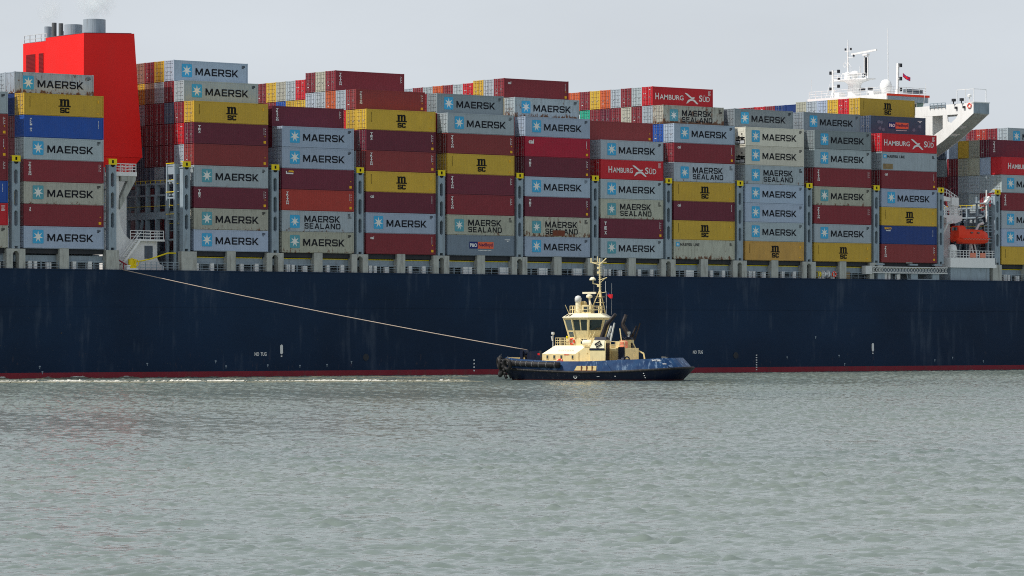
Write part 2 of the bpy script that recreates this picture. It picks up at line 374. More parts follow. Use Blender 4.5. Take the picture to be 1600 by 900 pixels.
def foam_material():
    m, nt, b = new_mat("churned_wake_water"); tc = N(nt, "ShaderNodeTexCoord"); v = tc.outputs['Object']
    n1 = noise(nt, v, 0.22, 7, 0.7, sc=(0.35,1.0,1)); n2 = noise(nt, v, 1.2, 5, 0.7, sc=(0.5,0.5,1))
    sp = N(nt, "ShaderNodeSeparateXYZ"); nt.links.new(v, sp.inputs[0])
    hgt = ramp(nt, sp.outputs[2], 0.10, 0.32)
    f = math_n(nt, 'MULTIPLY', math_n(nt, 'ADD', hgt, 0.14), math_n(nt, 'MULTIPLY_ADD', n2, 0.8, n1))
    c = mixc(nt, ramp(nt, f, 0.40, 0.78), lin(122, 122, 104), (0.74, 0.72, 0.64, 1))
    nt.links.new(c, b.inputs['Base Color']); b.inputs['Roughness'].default_value = 0.45
    bp = N(nt, "ShaderNodeBump"); bp.inputs['Strength'].default_value = 1.0; bp.inputs['Distance'].default_value = 0.2
    nt.links.new(n2, bp.inputs['Height']); nt.links.new(bp.outputs[0], b.inputs['Normal'])
    return m
M['foam'] = foam_material()

# ------------------------------------------------------------------ water
import numpy as np
def make_water():
    """one sheet: a field of short wind waves (finer near the viewer) let into a flat sheet that reaches the horizon"""
    y = [40.0]
    while y[-1] < 590: y.append(y[-1]+min(0.26, max(0.10, 0.0013*y[-1])))
    y = np.array(y, dtype=np.float32); nrow, ncol = len(y), 900
    u = np.linspace(-1, 1, ncol, dtype=np.float32); hw = 28+0.165*y
    X = u[None, :]*hw[:, None]; Y = np.repeat(y[:, None], ncol, 1)
    rg = np.random.default_rng(4); H = np.zeros_like(X)
    n = 130; lam = 0.40*(1.25/0.40)**(rg.random(n)); th = np.radians(80)+rg.normal(0, 0.65, n)
    cell = np.maximum(np.gradient(y), 2*hw/ncol)[:, None]
    for L, t, ph in zip(lam, th, rg.random(n)*6.283):
        k = 2*np.pi/L; amp = (0.0036*L if L < 0.8 else 0.0029*(L/0.8)**0.35)*WAVE
        fade = np.clip((L/cell-1.2)/1.0, 0, 1).astype(np.float32)
        warp = 0.7*np.sin(0.23*X*math.cos(t+1)+0.19*Y*math.sin(t+1)+ph*3)
        H += amp*fade*np.cos(k*(X*math.cos(t)+Y*math.sin(t))+ph+warp)
    H += 0.35*H*np.abs(H)/max(1e-6, np.abs(H).max())
    env = sum(np.sin(q*X*math.cos(a_)+q*Y*math.sin(a_)+f_) for q, a_, f_ in ((1.1,.3,1),(.9,1.9,2),(1.5,2.6,.4),(.6,1.1,5),(1.9,.9,3)))/5
    H *= np.clip(0.85+0.9*env, 0.4, 1.6)
    patch = 0.84+0.42*np.sin(0.05*X+0.021*Y+1)*np.sin(0.031*Y-0.017*X)
    H *= patch
    H[-1, :] = 0; H[:, 0] = 0; H[:, -1] = 0; H[0, :] = 0
    co = np.stack([X, Y, H], -1).reshape(-1, 3)
    i = np.arange(nrow-1)[:, None]*ncol+np.arange(ncol-1)[None, :]
    quads = np.stack([i, i+1, i+ncol+1, i+ncol], -1).reshape(-1, 4)
    nv = len(co)
    c = {k: v for k, v in zip("abcd", (0, ncol-1, nrow*ncol-1, (nrow-1)*ncol))}
    far = np.array([[-4000, -500, 0], [4000, -500, 0], [4000, 8000, 0], [-4000, 8000, 0]], float); co = np.concatenate([co, far])
    a_, b_, d_, e_ = nv, nv+1, nv+2, nv+3
    left = [r*ncol for r in range(nrow)]; right = [r*ncol+ncol-1 for r in range(nrow)]
    polys = [[a_, b_]+list(range(ncol-1, -1, -1)), [b_, d_]+right[::-1], [d_, e_]+list(range((nrow-1)*ncol, nrow*ncol)), [e_, a_]+left]
    polys[3] = [e_, a_]+left
    me = bpy.data.meshes.new("water")
    loops = np.concatenate([quads.ravel()]+[np.array(p_) for p_ in polys])
    starts = np.concatenate([np.arange(len(quads))*4, len(quads)*4+np.cumsum([0]+[len(p_) for p_ in polys])[:-1]])
    me.vertices.add(len(co)); me.vertices.foreach_set("co", co.ravel().astype(np.float32))
    me.loops.add(len(loops)); me.loops.foreach_set("vertex_index", loops.astype(np.int32))
    me.polygons.add(len(starts)); me.polygons.foreach_set("loop_start", starts.astype(np.int32))
    me.update(calc_edges=True); me.validate(); me.polygons.foreach_set("use_smooth", [True]*len(me.polygons)); me.materials.append(M['water'])
    return link("water", me)
WAVE = 1.6
water = make_water(); tag(water, kind="structure")

# ------------------------------------------------------------------ the container ship
TH = 0.6667647; D0 = 524.8727
CT, ST = math.cos(TH), math.sin(TH)
def W(s, t, z): return Vector((s*CT-t*ST, D0+s*ST+t*CT, z))
ship = empty("container_ship", (0, D0, 0), TH)
tag(ship, "huge dark blue container ship with red funnel, white bridge and full deck load", "ship")
ZD = 14.443; ZB = 17.256; VP = 2.92; CL = 12.192; CW = 2.438; CH = 2.835; RP = 2.5

def outline(level):
    xs, xb, wd, nb = level; pts = []
    for k in range(13):                                     # stern to bow on the camera's side, then back
        a = k/12; pts.append((xs+18*(1-math.cos(a*math.pi/2)), wd*(1-math.sin(a*math.pi/2)**0.8)*0.5))
    for k in range(1, 17):
        a = k/16; pts.append((xb-60+60*a, wd*0.5*(a**nb)))
    far = [(x, wd-y) for x, y in reversed(pts[:-1])]
    return pts+far
def hull_loft(levels, zs, name, mat, capz=None):
    mb = MB(); o = [outline(l) for l in levels]; n = len(o[0])
    vv = [(x, y-0.15, z) for ring, z in zip(o, zs) for x, y in ring]
    ff = [(i*n+k, i*n+(k+1) % n, (i+1)*n+(k+1) % n, (i+1)*n+k) for i in range(len(zs)-1) for k in range(n)]
    mb.add(vv, ff)
    if capz is not None: mb.add([(x, y-0.15, capz) for x, y in o[-1]], [tuple(range(n))])
    return mb
hull_loft([(-150, 196, 48.4, 2.2), (-152, 199, 48.4, 2.2), (-154, 206, 48.4, 2.4)], [0.78, 7, ZD], "hull", M['hull'], ZD-0.05).build("hull", M['hull'], ship)
hull_loft([(-140, 196, 48.36, 2.2), (-150, 196, 48.40, 2.2)], [-6, 0.778], "boot_topping", M['boot']).build("boot_topping", M['boot'], ship)
mb = MB(); mb.box(-130, 150, -0.19, 0.12, ZD-0.10, ZD+0.06); mb.box(-130, 145, -0.165, -0.10, 9.50, 9.56); mb.build("sheer_strake", M['hull'], ship)
mb = MB(); mb.box(-130, 150, 0.2, 48, ZD-0.04, ZD-0.02); mb.build("main_deck", M['deckred'], ship)

# marks on the hull side
def side_text(parent, txt, s, z, w_, h_, mat, name="lettering", y=-0.16, bold=0.02):
    V, F = text_mesh(txt, w_, h_, mat, bold); mbx = MB(); mbx.add([(s+a, y, z+c) for a, b, c in V], F)
    return mbx.build(name, mat, parent, fix=False)
for s_ in (-45.2, 34.7): side_text(ship, "NO  TUG", s_, 2.85, 2.0, 0.52, M['white'], "no_tug_lettering", bold=0.03)
mb = MB()
for s_, z_ in ((-40.7, 3.75), (72.3, 3.75)):
    mb.prism([(s_+0.24*math.cos(a*math.pi/8), z_+(0.42 if math.sin(a*math.pi/8) > 0 else -0.42)+0.24*math.sin(a*math.pi/8)) for a in range(16)], lambda u, v, d: (u, d, v), -0.15, -0.165)
    mb.box(s_-0.12, s_+0.12, -0.165, -0.15, z_-1.05, z_-0.85)
mb.build("pilot_mark", M['white'], ship)
mb = MB()
for k in range(7): mb.box(47.5, 47.78, -0.165, -0.15, 0.30+k*0.37, 0.46+k*0.37)
for k in range(4): mb.box(-7.2, -6.95, -0.165, -0.15, 0.5+k*0.5, 0.7+k*0.5)
mb.build("draught_marks", M['white'], ship)
mb = MB()
for s_, z_, r_ in ((-26.3, 2.6, 0.5), (43.4, 2.6, 0.5), (9.4, 2.2, 0.28), (-76, 6.0, 0.12), (118, 3.1, 0.4)):
    mb.lathe([(r_, -0.02), (r_, 0.0)], (s_, -0.15, z_), 16, axis='y')
mb.build("discharge_port", M['dark'], ship)
mb = MB()
for s_, z_ in ((-79.3, 1.6), (-78.9, 0.9), (-62.6, 1.9), (-51.6, 2.2), (-49.9, 1.5), (-43.0, 1.6), (-37.6, 1.5), (-28.8, 2.0), (-33.0, 1.6), (54, 2.3), (65, 2.5), (66.2, 1.2), (90, 2.1), (97, 1.5), (86, 1.7), (60, 5.4)):
    mb.box(s_-0.13, s_+0.13, -0.164, -0.15, z_-0.08, z_+0.08)
    mb.box(s_-0.04, s_+0.04, -0.160, -0.15, z_-0.32, z_-0.08)
mb.build("scupper", M['shipgrey'], ship)

# ------------------------------------------------------------------ bays: positions along the ship
BAY = {-1: -110.6, 0: -96.2, 1: -81.57, 2: -55.02, 3: -40.47, 4: -26.11, 5: -11.76, 6: 2.47, 7: 16.74, 8: 31.08, 9: 45.50, 10: 59.91, 11: 74.37, 12: 101.39, 13: 115.8}
# hatch covers, coamings, pedestals, rails under the containers
for b in range(-1, 14):
    s0 = BAY[b]; s1 = s0+CL
    mb = MB(); mb.box(s0-0.2, s1+0.2, 0.55, 47.2, ZB-0.75, ZB-0.034); mb.build("hatch_cover", M['dark'], ship)
    mb = MB(); mb.box(s0-1.2, s1+1.2, 3.0, 3.2, ZD, ZB-0.76); mb.box(s0-1.0, s1+1.0, 1.0, 3.0, 15.40, 16.30)
    mb.build("hatch_coaming", M['shipgrey'], ship)
    if b >= 2:
        mb = MB(); mb.box(s0+0.1, s1-0.4, 0.96, 1.04, 16.30, 16.42); mb.build("yellow_handrail", M['yellow'], ship)
    # rails along the deck edge
    if b not in (11,):
        mb = MB(); mb.rail([(s0-0.2, 0.25, ZD), (s1+0.2, 0.25, ZD)], 1.1, 1.45, 3, 0.022); mb.build("deck_railing", M['shipgrey'], ship)
    # casings and lockers standing along the passage
    rb = random.Random(b*13+5); mb = MB(); mg = MB()
    for h0, h1 in ((s0+0.6, s0+5.2), (s0+7.4, s1-0.6)):
        if b in (10, 11) and h0 > s0+6: continue
        x = h0+rb.uniform(0, 0.7)
        k = rb.choice((0, 1, 2))
        if k == 0:
            mb.box(x, x+0.55, 0.5, 0.95, ZD, ZD+1.12); mb.box(x+2.4, x+3.0, 0.5, 0.95, ZD, ZD+1.15); mg.box(x+0.55, x+2.4, 0.6, 0.7, ZD+0.95, ZD+1.12); mg.box(x+0.55, x+2.4, 0.6, 0.7, ZD+0.02, ZD+0.16)
        elif k == 1:
            mb.box(x+2.0, x+3.6, 0.5, 0.95, ZD, ZD+1.1)
        else:
            mb.box(x+0.2, x+0.75, 0.5, 0.95, ZD, ZD+1.12); mb.box(x+1.1, x+1.55, 0.5, 0.95, ZD, ZD+1.05); mb.box(x+3.0, x+3.7, 0.5, 0.95, ZD, ZD+0.9)
        for q in range(4): mg.box(h0+q*1.25, h0+q*1.25+0.12, 0.9, 0.98, ZD, 15.6)
    if mb.v: mb.build("deck_locker", M['shipwhite'], ship)
    if mg.v: mg.build("passage_frame", M['shipgrey'], ship)
    mb = MB()
    if b != 11: mb.box(s0+5.45, s0+6.85, 0.05, 0.95, ZD, ZB-0.16)
    mb.box(s0+5.45, s0+6.85, 0.06, 0.9, ZB-0.16, ZB-0.02); mb.build("pedestal", M['shipgrey_rusty'], ship)

def lashing_post(sc, half=0.58, wide=False, mark=True, cross=0, ped=True):
    """one lashing bridge end: slotted post on the ship's side, cross frame behind it, yellow number plate"""
    z0 = ZB-0.16; z1 = 29.3
    mb = MB(); st = 0.30
    mb.box(sc-half, sc-half+st, 0.0, 0.9, z0, 28.40); mb.box(sc+half-st, sc+half, 0.0, 0.9, z0, 28.40)
    for a, c in ((z0+0.35, 20.0), (22.15, 22.6), (24.9, 25.5), (27.5, 28.45)):
        mb.box(sc-half+0.001, sc+half-0.001, 0.012, 0.88, a, c)
    for zz, sg in ((20.0, 1), (22.15, -1), (22.6, 1), (24.9, -1), (25.5, 1), (27.5, -1)):        # rounded slot corners
        for e in (-1, 1):
            xe = sc+e*(half-st); mb.prism([(xe, zz), (xe, zz+sg*0.26), (xe-e*0.26, zz)], lambda u, v, d: (u, d, v), 0.02, 0.6)
    mb.box(sc-half-0.08, sc+half+0.08, -0.04, 0.92, 28.40, 28.52)
    for zz in (19.9, 22.3, 25.2): mb.box(sc-half+0.05, sc+half-0.05, 0.9, max(3.6, cross), zz, zz+0.12)
    for k in range(1, 2+int(cross/2.5)):
        t = k*2.5-0.06
        if k > 1 or cross == 0: mb.box(sc-0.22, sc+0.22, t-0.12, t+0.12, ZB-0.2, 28.3 if not cross else 26.6)
    lb = mb.build("lashing_bridge", M['shipgrey'], ship)
    if mark:
        mb = MB(); mb.box(sc-half-0.06, sc+half+0.06, -0.06, 0.0, 28.53, 29.32); mb.box(sc-half-0.06, sc+half+0.06, 0.0, 0.5, 29.26, 29.32); mb.build("number_plate", M['yellow'], lb)
        mb = MB(); mb.box(sc-0.14, sc+0.14, -0.075, -0.06, 28.72, 29.14)
        mb.prism([(sc-0.34, 28.52)]+[(sc+0.34*math.cos(math.pi+a*math.pi/8), 28.52+0.30*math.sin(math.pi+a*math.pi/8)) for a in range(1, 8)]+[(sc+0.34, 28.52)], lambda u, v, d: (u, d, v), -0.052, -0.041)
        mb.build("plate_mark", M['black'], lb)
    mb = MB()
    for zz in (20.5, 23.0, 25.9): mb.bar((sc-half, 1.0, zz+0.45), (sc-half, 3.4, zz+0.45), 0.06)
    mb.build("handrail", M['yellow'], lb)
    if ped:
        mb = MB()
        if wide: mb.box(sc-1.0, sc+1.0, 0.02, 0.95, ZD, z0)
        else:
            mb.box(sc-1.42, sc-0.48, 0.02, 0.95, ZD, z0); mb.box(sc+0.48, sc+1.42, 0.02, 0.95, ZD, z0); mb.box(sc-0.48, sc+0.48, 0.03, 0.94, z0-0.30, z0)
            for e in (-1, 1): mb.prism([(sc+e*0.48, z0-0.30), (sc+e*0.48, z0-0.62), (sc+e*0.18, z0-0.30)], lambda u, v, d: (u, d, v), 0.04, 0.9)
        mb.build("bridge_foot", M['shipgrey_rusty'], lb)
    return lb
for b in (0, 2, 3, 4, 5, 6, 7, 8, 9, 10):
    lashing_post((BAY[b]+CL+BAY[b+1])/2)
lashing_post(-97.3)
lashing_post(-67.95, wide=True)
lb2 = lashing_post(-56.2, wide=True, cross=0.0, ped=False)
mb = MB(); mb.box(-57.0, -54.55, 0.02, 0.95, ZD, ZB-0.16); mb.build("bridge_foot", M['shipgrey_rusty'], lb2)
lashing_post(87.55, ped=False)
lashing_post(100.45, wide=True)

# the tall athwartships lashing frame beside the funnel island, seen through the wide gap
def cross_frame(sc, t0, t1, name):
    mb = MB()
    n = int((t1-t0)/2.5)
    for k in range(n+1):
        t = t0+k*2.5; mb.box(sc-0.5, sc+0.1, t-0.16, t+0.16, ZD, 26.6)
    for zz, h in ((26.3, 0.28), (24.75, 0.25), (21.6, 1.0), (18.6, 0.2)):
        mb.box(sc-0.45, sc+0.15, t0, t1, zz, zz+h)
    for k in range(n):
        t = t0+k*2.5
        if k % 2 == 0:
            mb.box(sc-0.30, sc-0.2, t+0.16, t+0.75, 22.6, 24.75); mb.box(sc-0.30, sc-0.2, t+1.75, t+2.34, 22.6, 24.75)
    mb.bar((sc-0.3, t1-4.5, ZD+0.5), (sc-0.3, t1-6.5, 21.6), 0.35)
    o = mb.build(name, M['shipgrey'], ship)
    mb = MB()
    for zz in (23.4, 26.9): mb.bar((sc-0.55, t0, zz), (sc-0.55, t1, zz), 0.06)
    for k in range(n*2): mb.bar((sc-0.55, t0+k*1.25, 26.5), (sc-0.55, t0+k*1.25, 26.9), 0.05)
    mb.build("handrail", M['yellow'], o)
    return o
mb = MB(); mb.box(-56.75, -56.62, 2.2, 17.5, ZD, ZB); mb.build("added_shade_wall", M['shipgrey_dark'], ship)  # added dark wall, puts the shade of this gap into colour
cross_frame(-56.4, 1.7, 16.8, "lashing_frame")
cross_frame(100.6, 1.7, 14.3, "lashing_frame")
# narrow lit ladder tower just inboard of the post by the funnel gap
mb = MB()
for a, c in ((-57.3, -57.05), (-57.3, -57.05)): pass
for t in (1.15, 3.0): mb.box(-57.5, -57.2, t-0.14, t+0.14, ZD, 29.0)
for zz in (18.6, 21.4, 24.3, 26.6, 28.7): mb.box(-57.45, -57.15, 1.15, 3.0, zz, zz+0.22)
mb.box(-57.4, -56.6, 1.1, 3.1, 27.6, 29.0); o = mb.build("ladder_tower", M['shipgrey'], ship)
mb = MB()
for zz in (25.2, 29.1, 22.2): mb.bar((-57.5, 1.1, zz), (-57.5, 3.1, zz), 0.09)
mb.build("handrail", M['yellow'], o)

# ------------------------------------------------------------------ funnel island
mb = MB()
FZ0, FZ1 = 30.0, 46.55
def fr(z):   # the funnel flares toward its foot
    k = (FZ1-z)/(FZ1-FZ0); return (-68.15-0.15*k, -60.15+1.25*k, 7.0-0.1*k, 17.0)
a0 = fr(FZ0); a1 = fr(FZ1)
def ringq(a, z): return [(a[0], a[2], z), (a[1], a[2], z), (a[1], a[3], z), (a[0], a[3], z)]
mb.hexa(ringq(a0, FZ0), [(p[0], p[1], FZ1+(0.35 if p[0] > -65 else 0)) for p in ringq(a1, FZ1)])
funnel = mb.build("funnel", M['funnelred'], ship)
mb = MB(); mb.hexa([(-67.6, 17.0, FZ0), (-59.5, 17.0, FZ0), (-59.5, 24.0, FZ0), (-67.6, 24.0, FZ0)], [(-67.6, 17.01, 46.2), (-60.4, 17.01, 46.2), (-60.4, 24.0, 46.2), (-67.6, 24.0, 46.2)])
mb.build("funnel_side_casing", M['funnelred'], funnel)
mb = MB(); mb.hexa([(-66.0, 7.4, 26.9), (-61.6, 7.4, 26.9), (-61.6, 23, 26.9), (-66.0, 23, 26.9)], ringq((-68.1, -59.05, 7.0, 23.6), FZ0-0.02))
mb.build("funnel_foot", M['funnelred'], funnel)
for t0_, t1_ in ((20.7, 23.1), (18.5, 19.7)):
    mb = MB(); z0, z1 = 41.7, 44.6
    mb.box(-67.64, -67.60, t0_, t1_, z0, z1)
    for k in range(16): mb.box(-67.66, -67.64, t0_, t1_, z0+0.05+k*0.18, z0+0.12+k*0.18)
    mb.build("louvre", M['funnelred_dark'], funnel)
mb = MB(); mb.hexa([(-67.9, 7.25, 46.62), (-60.4, 7.25, 46.93), (-60.4, 16.8, 46.93), (-67.9, 16.8, 46.62)], [(-67.9, 7.25, 46.68), (-60.4, 7.25, 46.99), (-60.4, 16.8, 46.99), (-67.9, 16.8, 46.68)]); mb.box(-67.4, -60.6, 17.2, 23.8, 46.22, 46.30); mb.build("funnel_bounce_plate", M['shipgrey_dark'], funnel)  # added grey plates, unseen from below, keep red bounce off the pipes
mb = MB(); mb.rail([(-67.4, 24.0, 46.2), (-67.4, 18.0, 46.2)], 1.1, 1.4, 2, 0.045); mb.build("railing", M['galv'], funnel)
def stack(t, s, r, z1, mat, n=24, dark=False):
    mb = MB(); mb.lathe([(r, 46.0), (r, z1), (r-0.08, z1), (r-0.10, z1-1.4)], (s, t, 0), n); return mb.build("exhaust_pipe", mat, funnel, smooth=False)
stack(11.7, -63.6, 1.53, 48.95, M['exhaust'], 32)
stack(17.2, -63.6, 1.25, 48.6, M['exhaust'], 32)
stack(24.0, -63.6, 0.52, 48.8, M['exhaust'])
stack(22.0, -63.8, 0.34, 49.2, M['exhaust_dark'])
stack(20.2, -63.8, 0.32, 49.0, M['exhaust_dark'])
stack(20.9, -63.2, 0.25, 48.0, M['exhaust'])
# casing, side deckhouse, platform, stairs
mb = MB(); mb.box(-67.4, -61.2, 7.3, 23.2, ZD, 26.9); mb.build("engine_casing", M['shipwhite'], ship)
mb = MB()
poly = [(-66.6, ZD), (-66.6, 27.2), (-65.1, 27.2), (-65.05, 22.0), (-64.8, 20.5), (-64.25, 19.4), (-63.5, 18.75), (-62.4, 18.45), (-59.0, 18.45), (-59.0, 16.2), (-58.6, 15.4), (-57.9, 15.1), (-57.9, ZD)]
mb.prism(poly, lambda u, v, d: (u, d, v), 3.0, 7.3); dh = mb.build("side_deckhouse", M['shipwhite'], ship)
mb = MB(); mb.box(-62.6, -58.2, 2.4, 7.4, 18.45, 18.72); mb.build("deck_slab", M['shipwhite'], dh)
mb = MB(); mb.rail([(-63.6, 2.5, 18.72), (-58.3, 2.5, 18.72), (-58.3, 7.0, 18.72)], 1.15, 1.1, 3, 0.04); mb.build("railing", M['shipwhite'], dh)
mb = MB(); mb.box(-61.05, -59.75, 2.96, 3.0, 16.1, 17.85); w_ = mb.build("vent_grille", M['shipgrey_dark'], dh)
mb = MB(); mb.box(-65.9, -62.5, 2.6, 7.3, 27.2, 27.75); pf = mb.build("funnel_platform", M['shipwhite'], ship)
mb = MB(); mb.prism([(-65.0, 27.2), (-62.6, 27.2), (-62.6, 26.7), (-65.1, 22.7), (-65.1, 24.0), (-63.9, 26.5), (-65.0, 26.5)], lambda u, v, d: (u, d, v), 2.7, 3.4)
mb.build("bracket", M['shipgrey_rusty'], pf)
mb = MB(); mb.rail([(-65.8, 2.7, 27.75), (-62.6, 2.7, 27.75), (-62.6, 7.0, 27.75)], 1.1, 0.9, 3, 0.04); mb.build("railing", M['shipwhite'], pf)
mb = MB()
pA = Vector((-65.4, 2.4, 15.2)); pB = Vector((-62.5, 2.4, 18.7))
for dt in (0, -0.75):
    mb.bar(pA+Vector((0, dt, 0)), pB+Vector((0, dt, 0)), 0.10, 0.28); mb.bar(pA+Vector((0, dt, 1.0)), pB+Vector((0.1, dt, 1.0)), 0.07)
for k in range(13):
    p = pA.lerp(pB, (k+0.5)/13); mb.box(p.x-0.13, p.x+0.13, p.y-0.75, p.y, p.z-0.02, p.z+0.03)
    if k % 4 == 0: mb.bar(p, p+Vector((0, 0, 1.0)), 0.05)
mb.build("stairway", M['shipwhite'], ship)
mb = MB(); mb.tube([(-64.3, 0.6, 15.5), (-61.5, 0.8, 16.0), (-58.6, 1.0, 16.85), (-57.3, 1.0, 16.85)], 0.10, 6); mb.build("hose_rail", M['yellow'], ship)
mb = MB(); mb.box(-64.9, -63.9, 0.5, 1.0, ZD, ZD+1.5)
mb.torus((-64.6, 0.45, ZD+1.1), 0.48, 0.06, 'y'); mb.torus((-64.0, 0.45, ZD+1.0), 0.42, 0.06, 'y'); mb.build("hose_reel", M['yellow'], ship)
mb = MB(); mb.lathe([(0.22, 0), (0.22, 0.5), (0.34, 0.55), (0.34, 0.7)], (-65.2, 0.5, ZD), 12); mb.box(-65.6, -63.8, 0.2, 0.9, ZD, ZD+0.28); mb.build("mooring_bollard", M['shipwhite'], ship)
mb = MB(); mb.bar((-66.9, 0.6, ZD+1.5), (-64.6, 0.6, ZD+0.3), 0.16); mb.bar((-66.9, 0.6, ZD), (-66.9, 0.6, ZD+1.6), 0.12); mb.bar((-65.9, 0.6, ZD), (-65.9, 0.6, ZD+1.0), 0.1); mb.build("fairlead_frame", M['boot'], ship)
mb = MB(); mb.rail([(-63.5, 0.25, ZD), (-57.3, 0.25, ZD)], 1.15, 0.9, 3, 0.04); mb.build("deck_railing", M['shipgrey'], ship)

# ------------------------------------------------------------------ bridge superstructure
bridge = MB(); bridge.box(90.4, 98.6, 15.6, 33.4, ZD, 41.0); bridge.box(89.4, 98.8, 15.7, 40, ZD, 28.5)
bridge = bridge.build("bridge_house", M['shipwhite'], ship)
mb = MB(); mb.box(90.9, 97.8, 15.9, 33.0, 41.0, 44.1); wh = mb.build("wheelhouse", M['shipwhite'], bridge)
mb = MB()
for k in range(6): mb.box(91.2+k*1.1, 92.15+k*1.1, 15.87, 15.90, 42.0, 43.9)
mb.build("window_band", M['glass'], wh)
mb = MB(); mb.hexa([(97.81, 15.9, 42.2), (98.2, 15.9, 42.2), (98.2, 33, 42.2), (97.81, 33, 42.2)], [(97.81, 15.9, 44.1), (99.6, 15.9, 44.1), (99.6, 33, 44.1), (97.81, 33, 44.1)]); mb.build("front_window", M['glassgreen'], wh)
mb = MB(); mb.box(90.0, 99.6, 15.0, 34.0, 44.10, 45.28); roof = mb.build("roof", M['shipwhite'], wh)
mb = MB(); mb.box(90.02, 99.8, 14.90, 15.0, 44.98, 45.33); mb.build("orange_fascia", M['orangered'], roof)
mb = MB(); mb.box(90.3, 99.4, 14.95, 15.0, 44.05, 44.97); mb.build("side_fascia", M['shipgrey'], roof)  # grey colour carries the shade on this side of the roof
mb = MB(); mb.rail([(99.2, 15.2, 45.28), (90.2, 15.2, 45.28), (90.2, 33.8, 45.28)], 1.2, 1.5, 3, 0.03); mb.build("railing", M['shipwhite'], roof)
mb = MB(); mb.box(95.0, 98.9, 15.6, 16.2, 45.6, 46.3); mb.build("window_screen", M['shipgrey_dark'], roof)
# wing: open web plates with a sloping underside
wing = MB()
def wf(s0):
    return lambda u, v, d: (s0+d, u, v)
def plate(mbx, s0, d):
    outer = [(-0.3, 43.25), (13.0, 43.1), (13.0, 34.5), (11.6, 34.8), (7.84, 36.66), (-0.3, 41.5)]
    h1 = [(9.02, 41.45), (6.95, 41.5), (6.67, 41.1), (6.67, 39.3), (9.02, 38.2)]
    h2 = [(5.64, 41.4), (3.3, 41.5), (3.2, 41.2), (3.6, 40.95), (4.77, 40.15), (5.5, 40.4)]
    # cut into strips around the openings
    polys = [
        [(-0.3, 43.25), (13.0, 43.1), (13.0, 41.45), (-0.3, 41.52)],
        [(13.0, 41.45), (9.02, 41.45), (9.02, 38.2), (9.02, 36.1), (13.0, 34.3)],
        [(9.02, 38.2), (6.67, 39.3), (6.67, 37.25), (9.02, 36.1)],
        [(6.67, 41.48), (5.64, 41.48), (5.5, 40.4), (5.5, 37.9), (6.67, 37.25)],
        [(5.5, 40.4), (4.77, 40.15), (3.6, 40.95), (3.2, 41.5), (-0.3, 41.52), (-0.3, 41.5), (5.5, 37.9)],
    ]
    for p in polys: mbx.prism(p, wf(s0), 0, d)
plate(wing, 94.6, 0.18); plate(wing, 98.0, 0.18)
wing.box(94.79, 97.99, 0.0, 13.0, 42.0, 42.2)
wing.box(94.79, 97.99, 9.6, 9.9, 36.5, 42.0)
wing = wing.build("bridge_wing", M['shipwhite'], bridge)
mb = MB()
for (t0_, z0_, t1_, z1_) in ((-0.3, 41.45, 2.6, 39.70), (3.6, 39.15, 4.8, 38.42), (5.4, 38.05, 12.6, 34.4)):
    mb.hexa([(94.9, t0_, z0_-0.05), (97.9, t0_, z0_-0.05), (97.9, t1_, z1_-0.05), (94.9, t1_, z1_-0.05)], [(94.9, t0_, z0_+0.12), (97.9, t0_, z0_+0.12), (97.9, t1_, z1_+0.12), (94.9, t1_, z1_+0.12)])
mb.hexa([(96.6, 2.6, 39.65), (97.9, 2.6, 39.65), (97.9, 5.4, 38.0), (96.6, 5.4, 38.0)], [(96.6, 2.6, 39.8), (97.9, 2.6, 39.8), (97.9, 5.4, 38.15), (96.6, 5.4, 38.15)])
mb.build("wing_underside", M['shipgrey_rusty'], wing)  # grey-brown colour stands in for shade beneath the wing
mb = MB(); mb.box(94.62, 98.16, -0.36, -0.3, 41.52, 43.22); mb.build("wing_end_plate", M['shipgrey'], wing)  # shaded end of the white wing, shade put into the grey
mb = MB(); mb.box(94.5, 98.3, -0.42, 0.2, 43.22, 43.38); mb.build("wing_coaming", M['shipwhite'], wing)
mb = MB(); mb.rail([(95.2, 4.0, 43.2), (95.2, 0.2, 43.2), (98.0, 0.2, 43.2)], 2.3, 2.4, 1, 0.035); mb.build("railing", M['shipwhite'], wing)
mb = MB(); mb.rail([(94.5, 9.5, 42.6), (94.5, 6.0, 42.6)], 0.9, 0.9, 3, 0.05); mb.build("wing_ladder", M['shipgrey'], wing)
mb = MB()
for t_ in (4.0, 2.2): mb.lathe([(0.10, 0), (0.10, 0.5)], (94.4, t_, 43.2), 8); mb.box(94.2, 94.7, t_-0.25, t_+0.25, 43.6, 44.05); mb.box(94.3, 94.6, t_-0.7, t_-0.3, 42.4, 42.75)
mb.build("floodlight", M['dark'], wing)
mb = MB(); mb.lathe([(0.08, 0), (0.08, 1.0), (0.34, 1.0), (0.34, 1.35), (0.1, 1.45)], (94.8, 0.8, 43.2), 10); mb.build("searchlight", M['shipwhite'], wing)
mb = MB(); mb.box(88.9, 89.15, 7.7, 8.0, ZD, 38.0); mb.build("ladder_column", M['shipwhite'], ship)
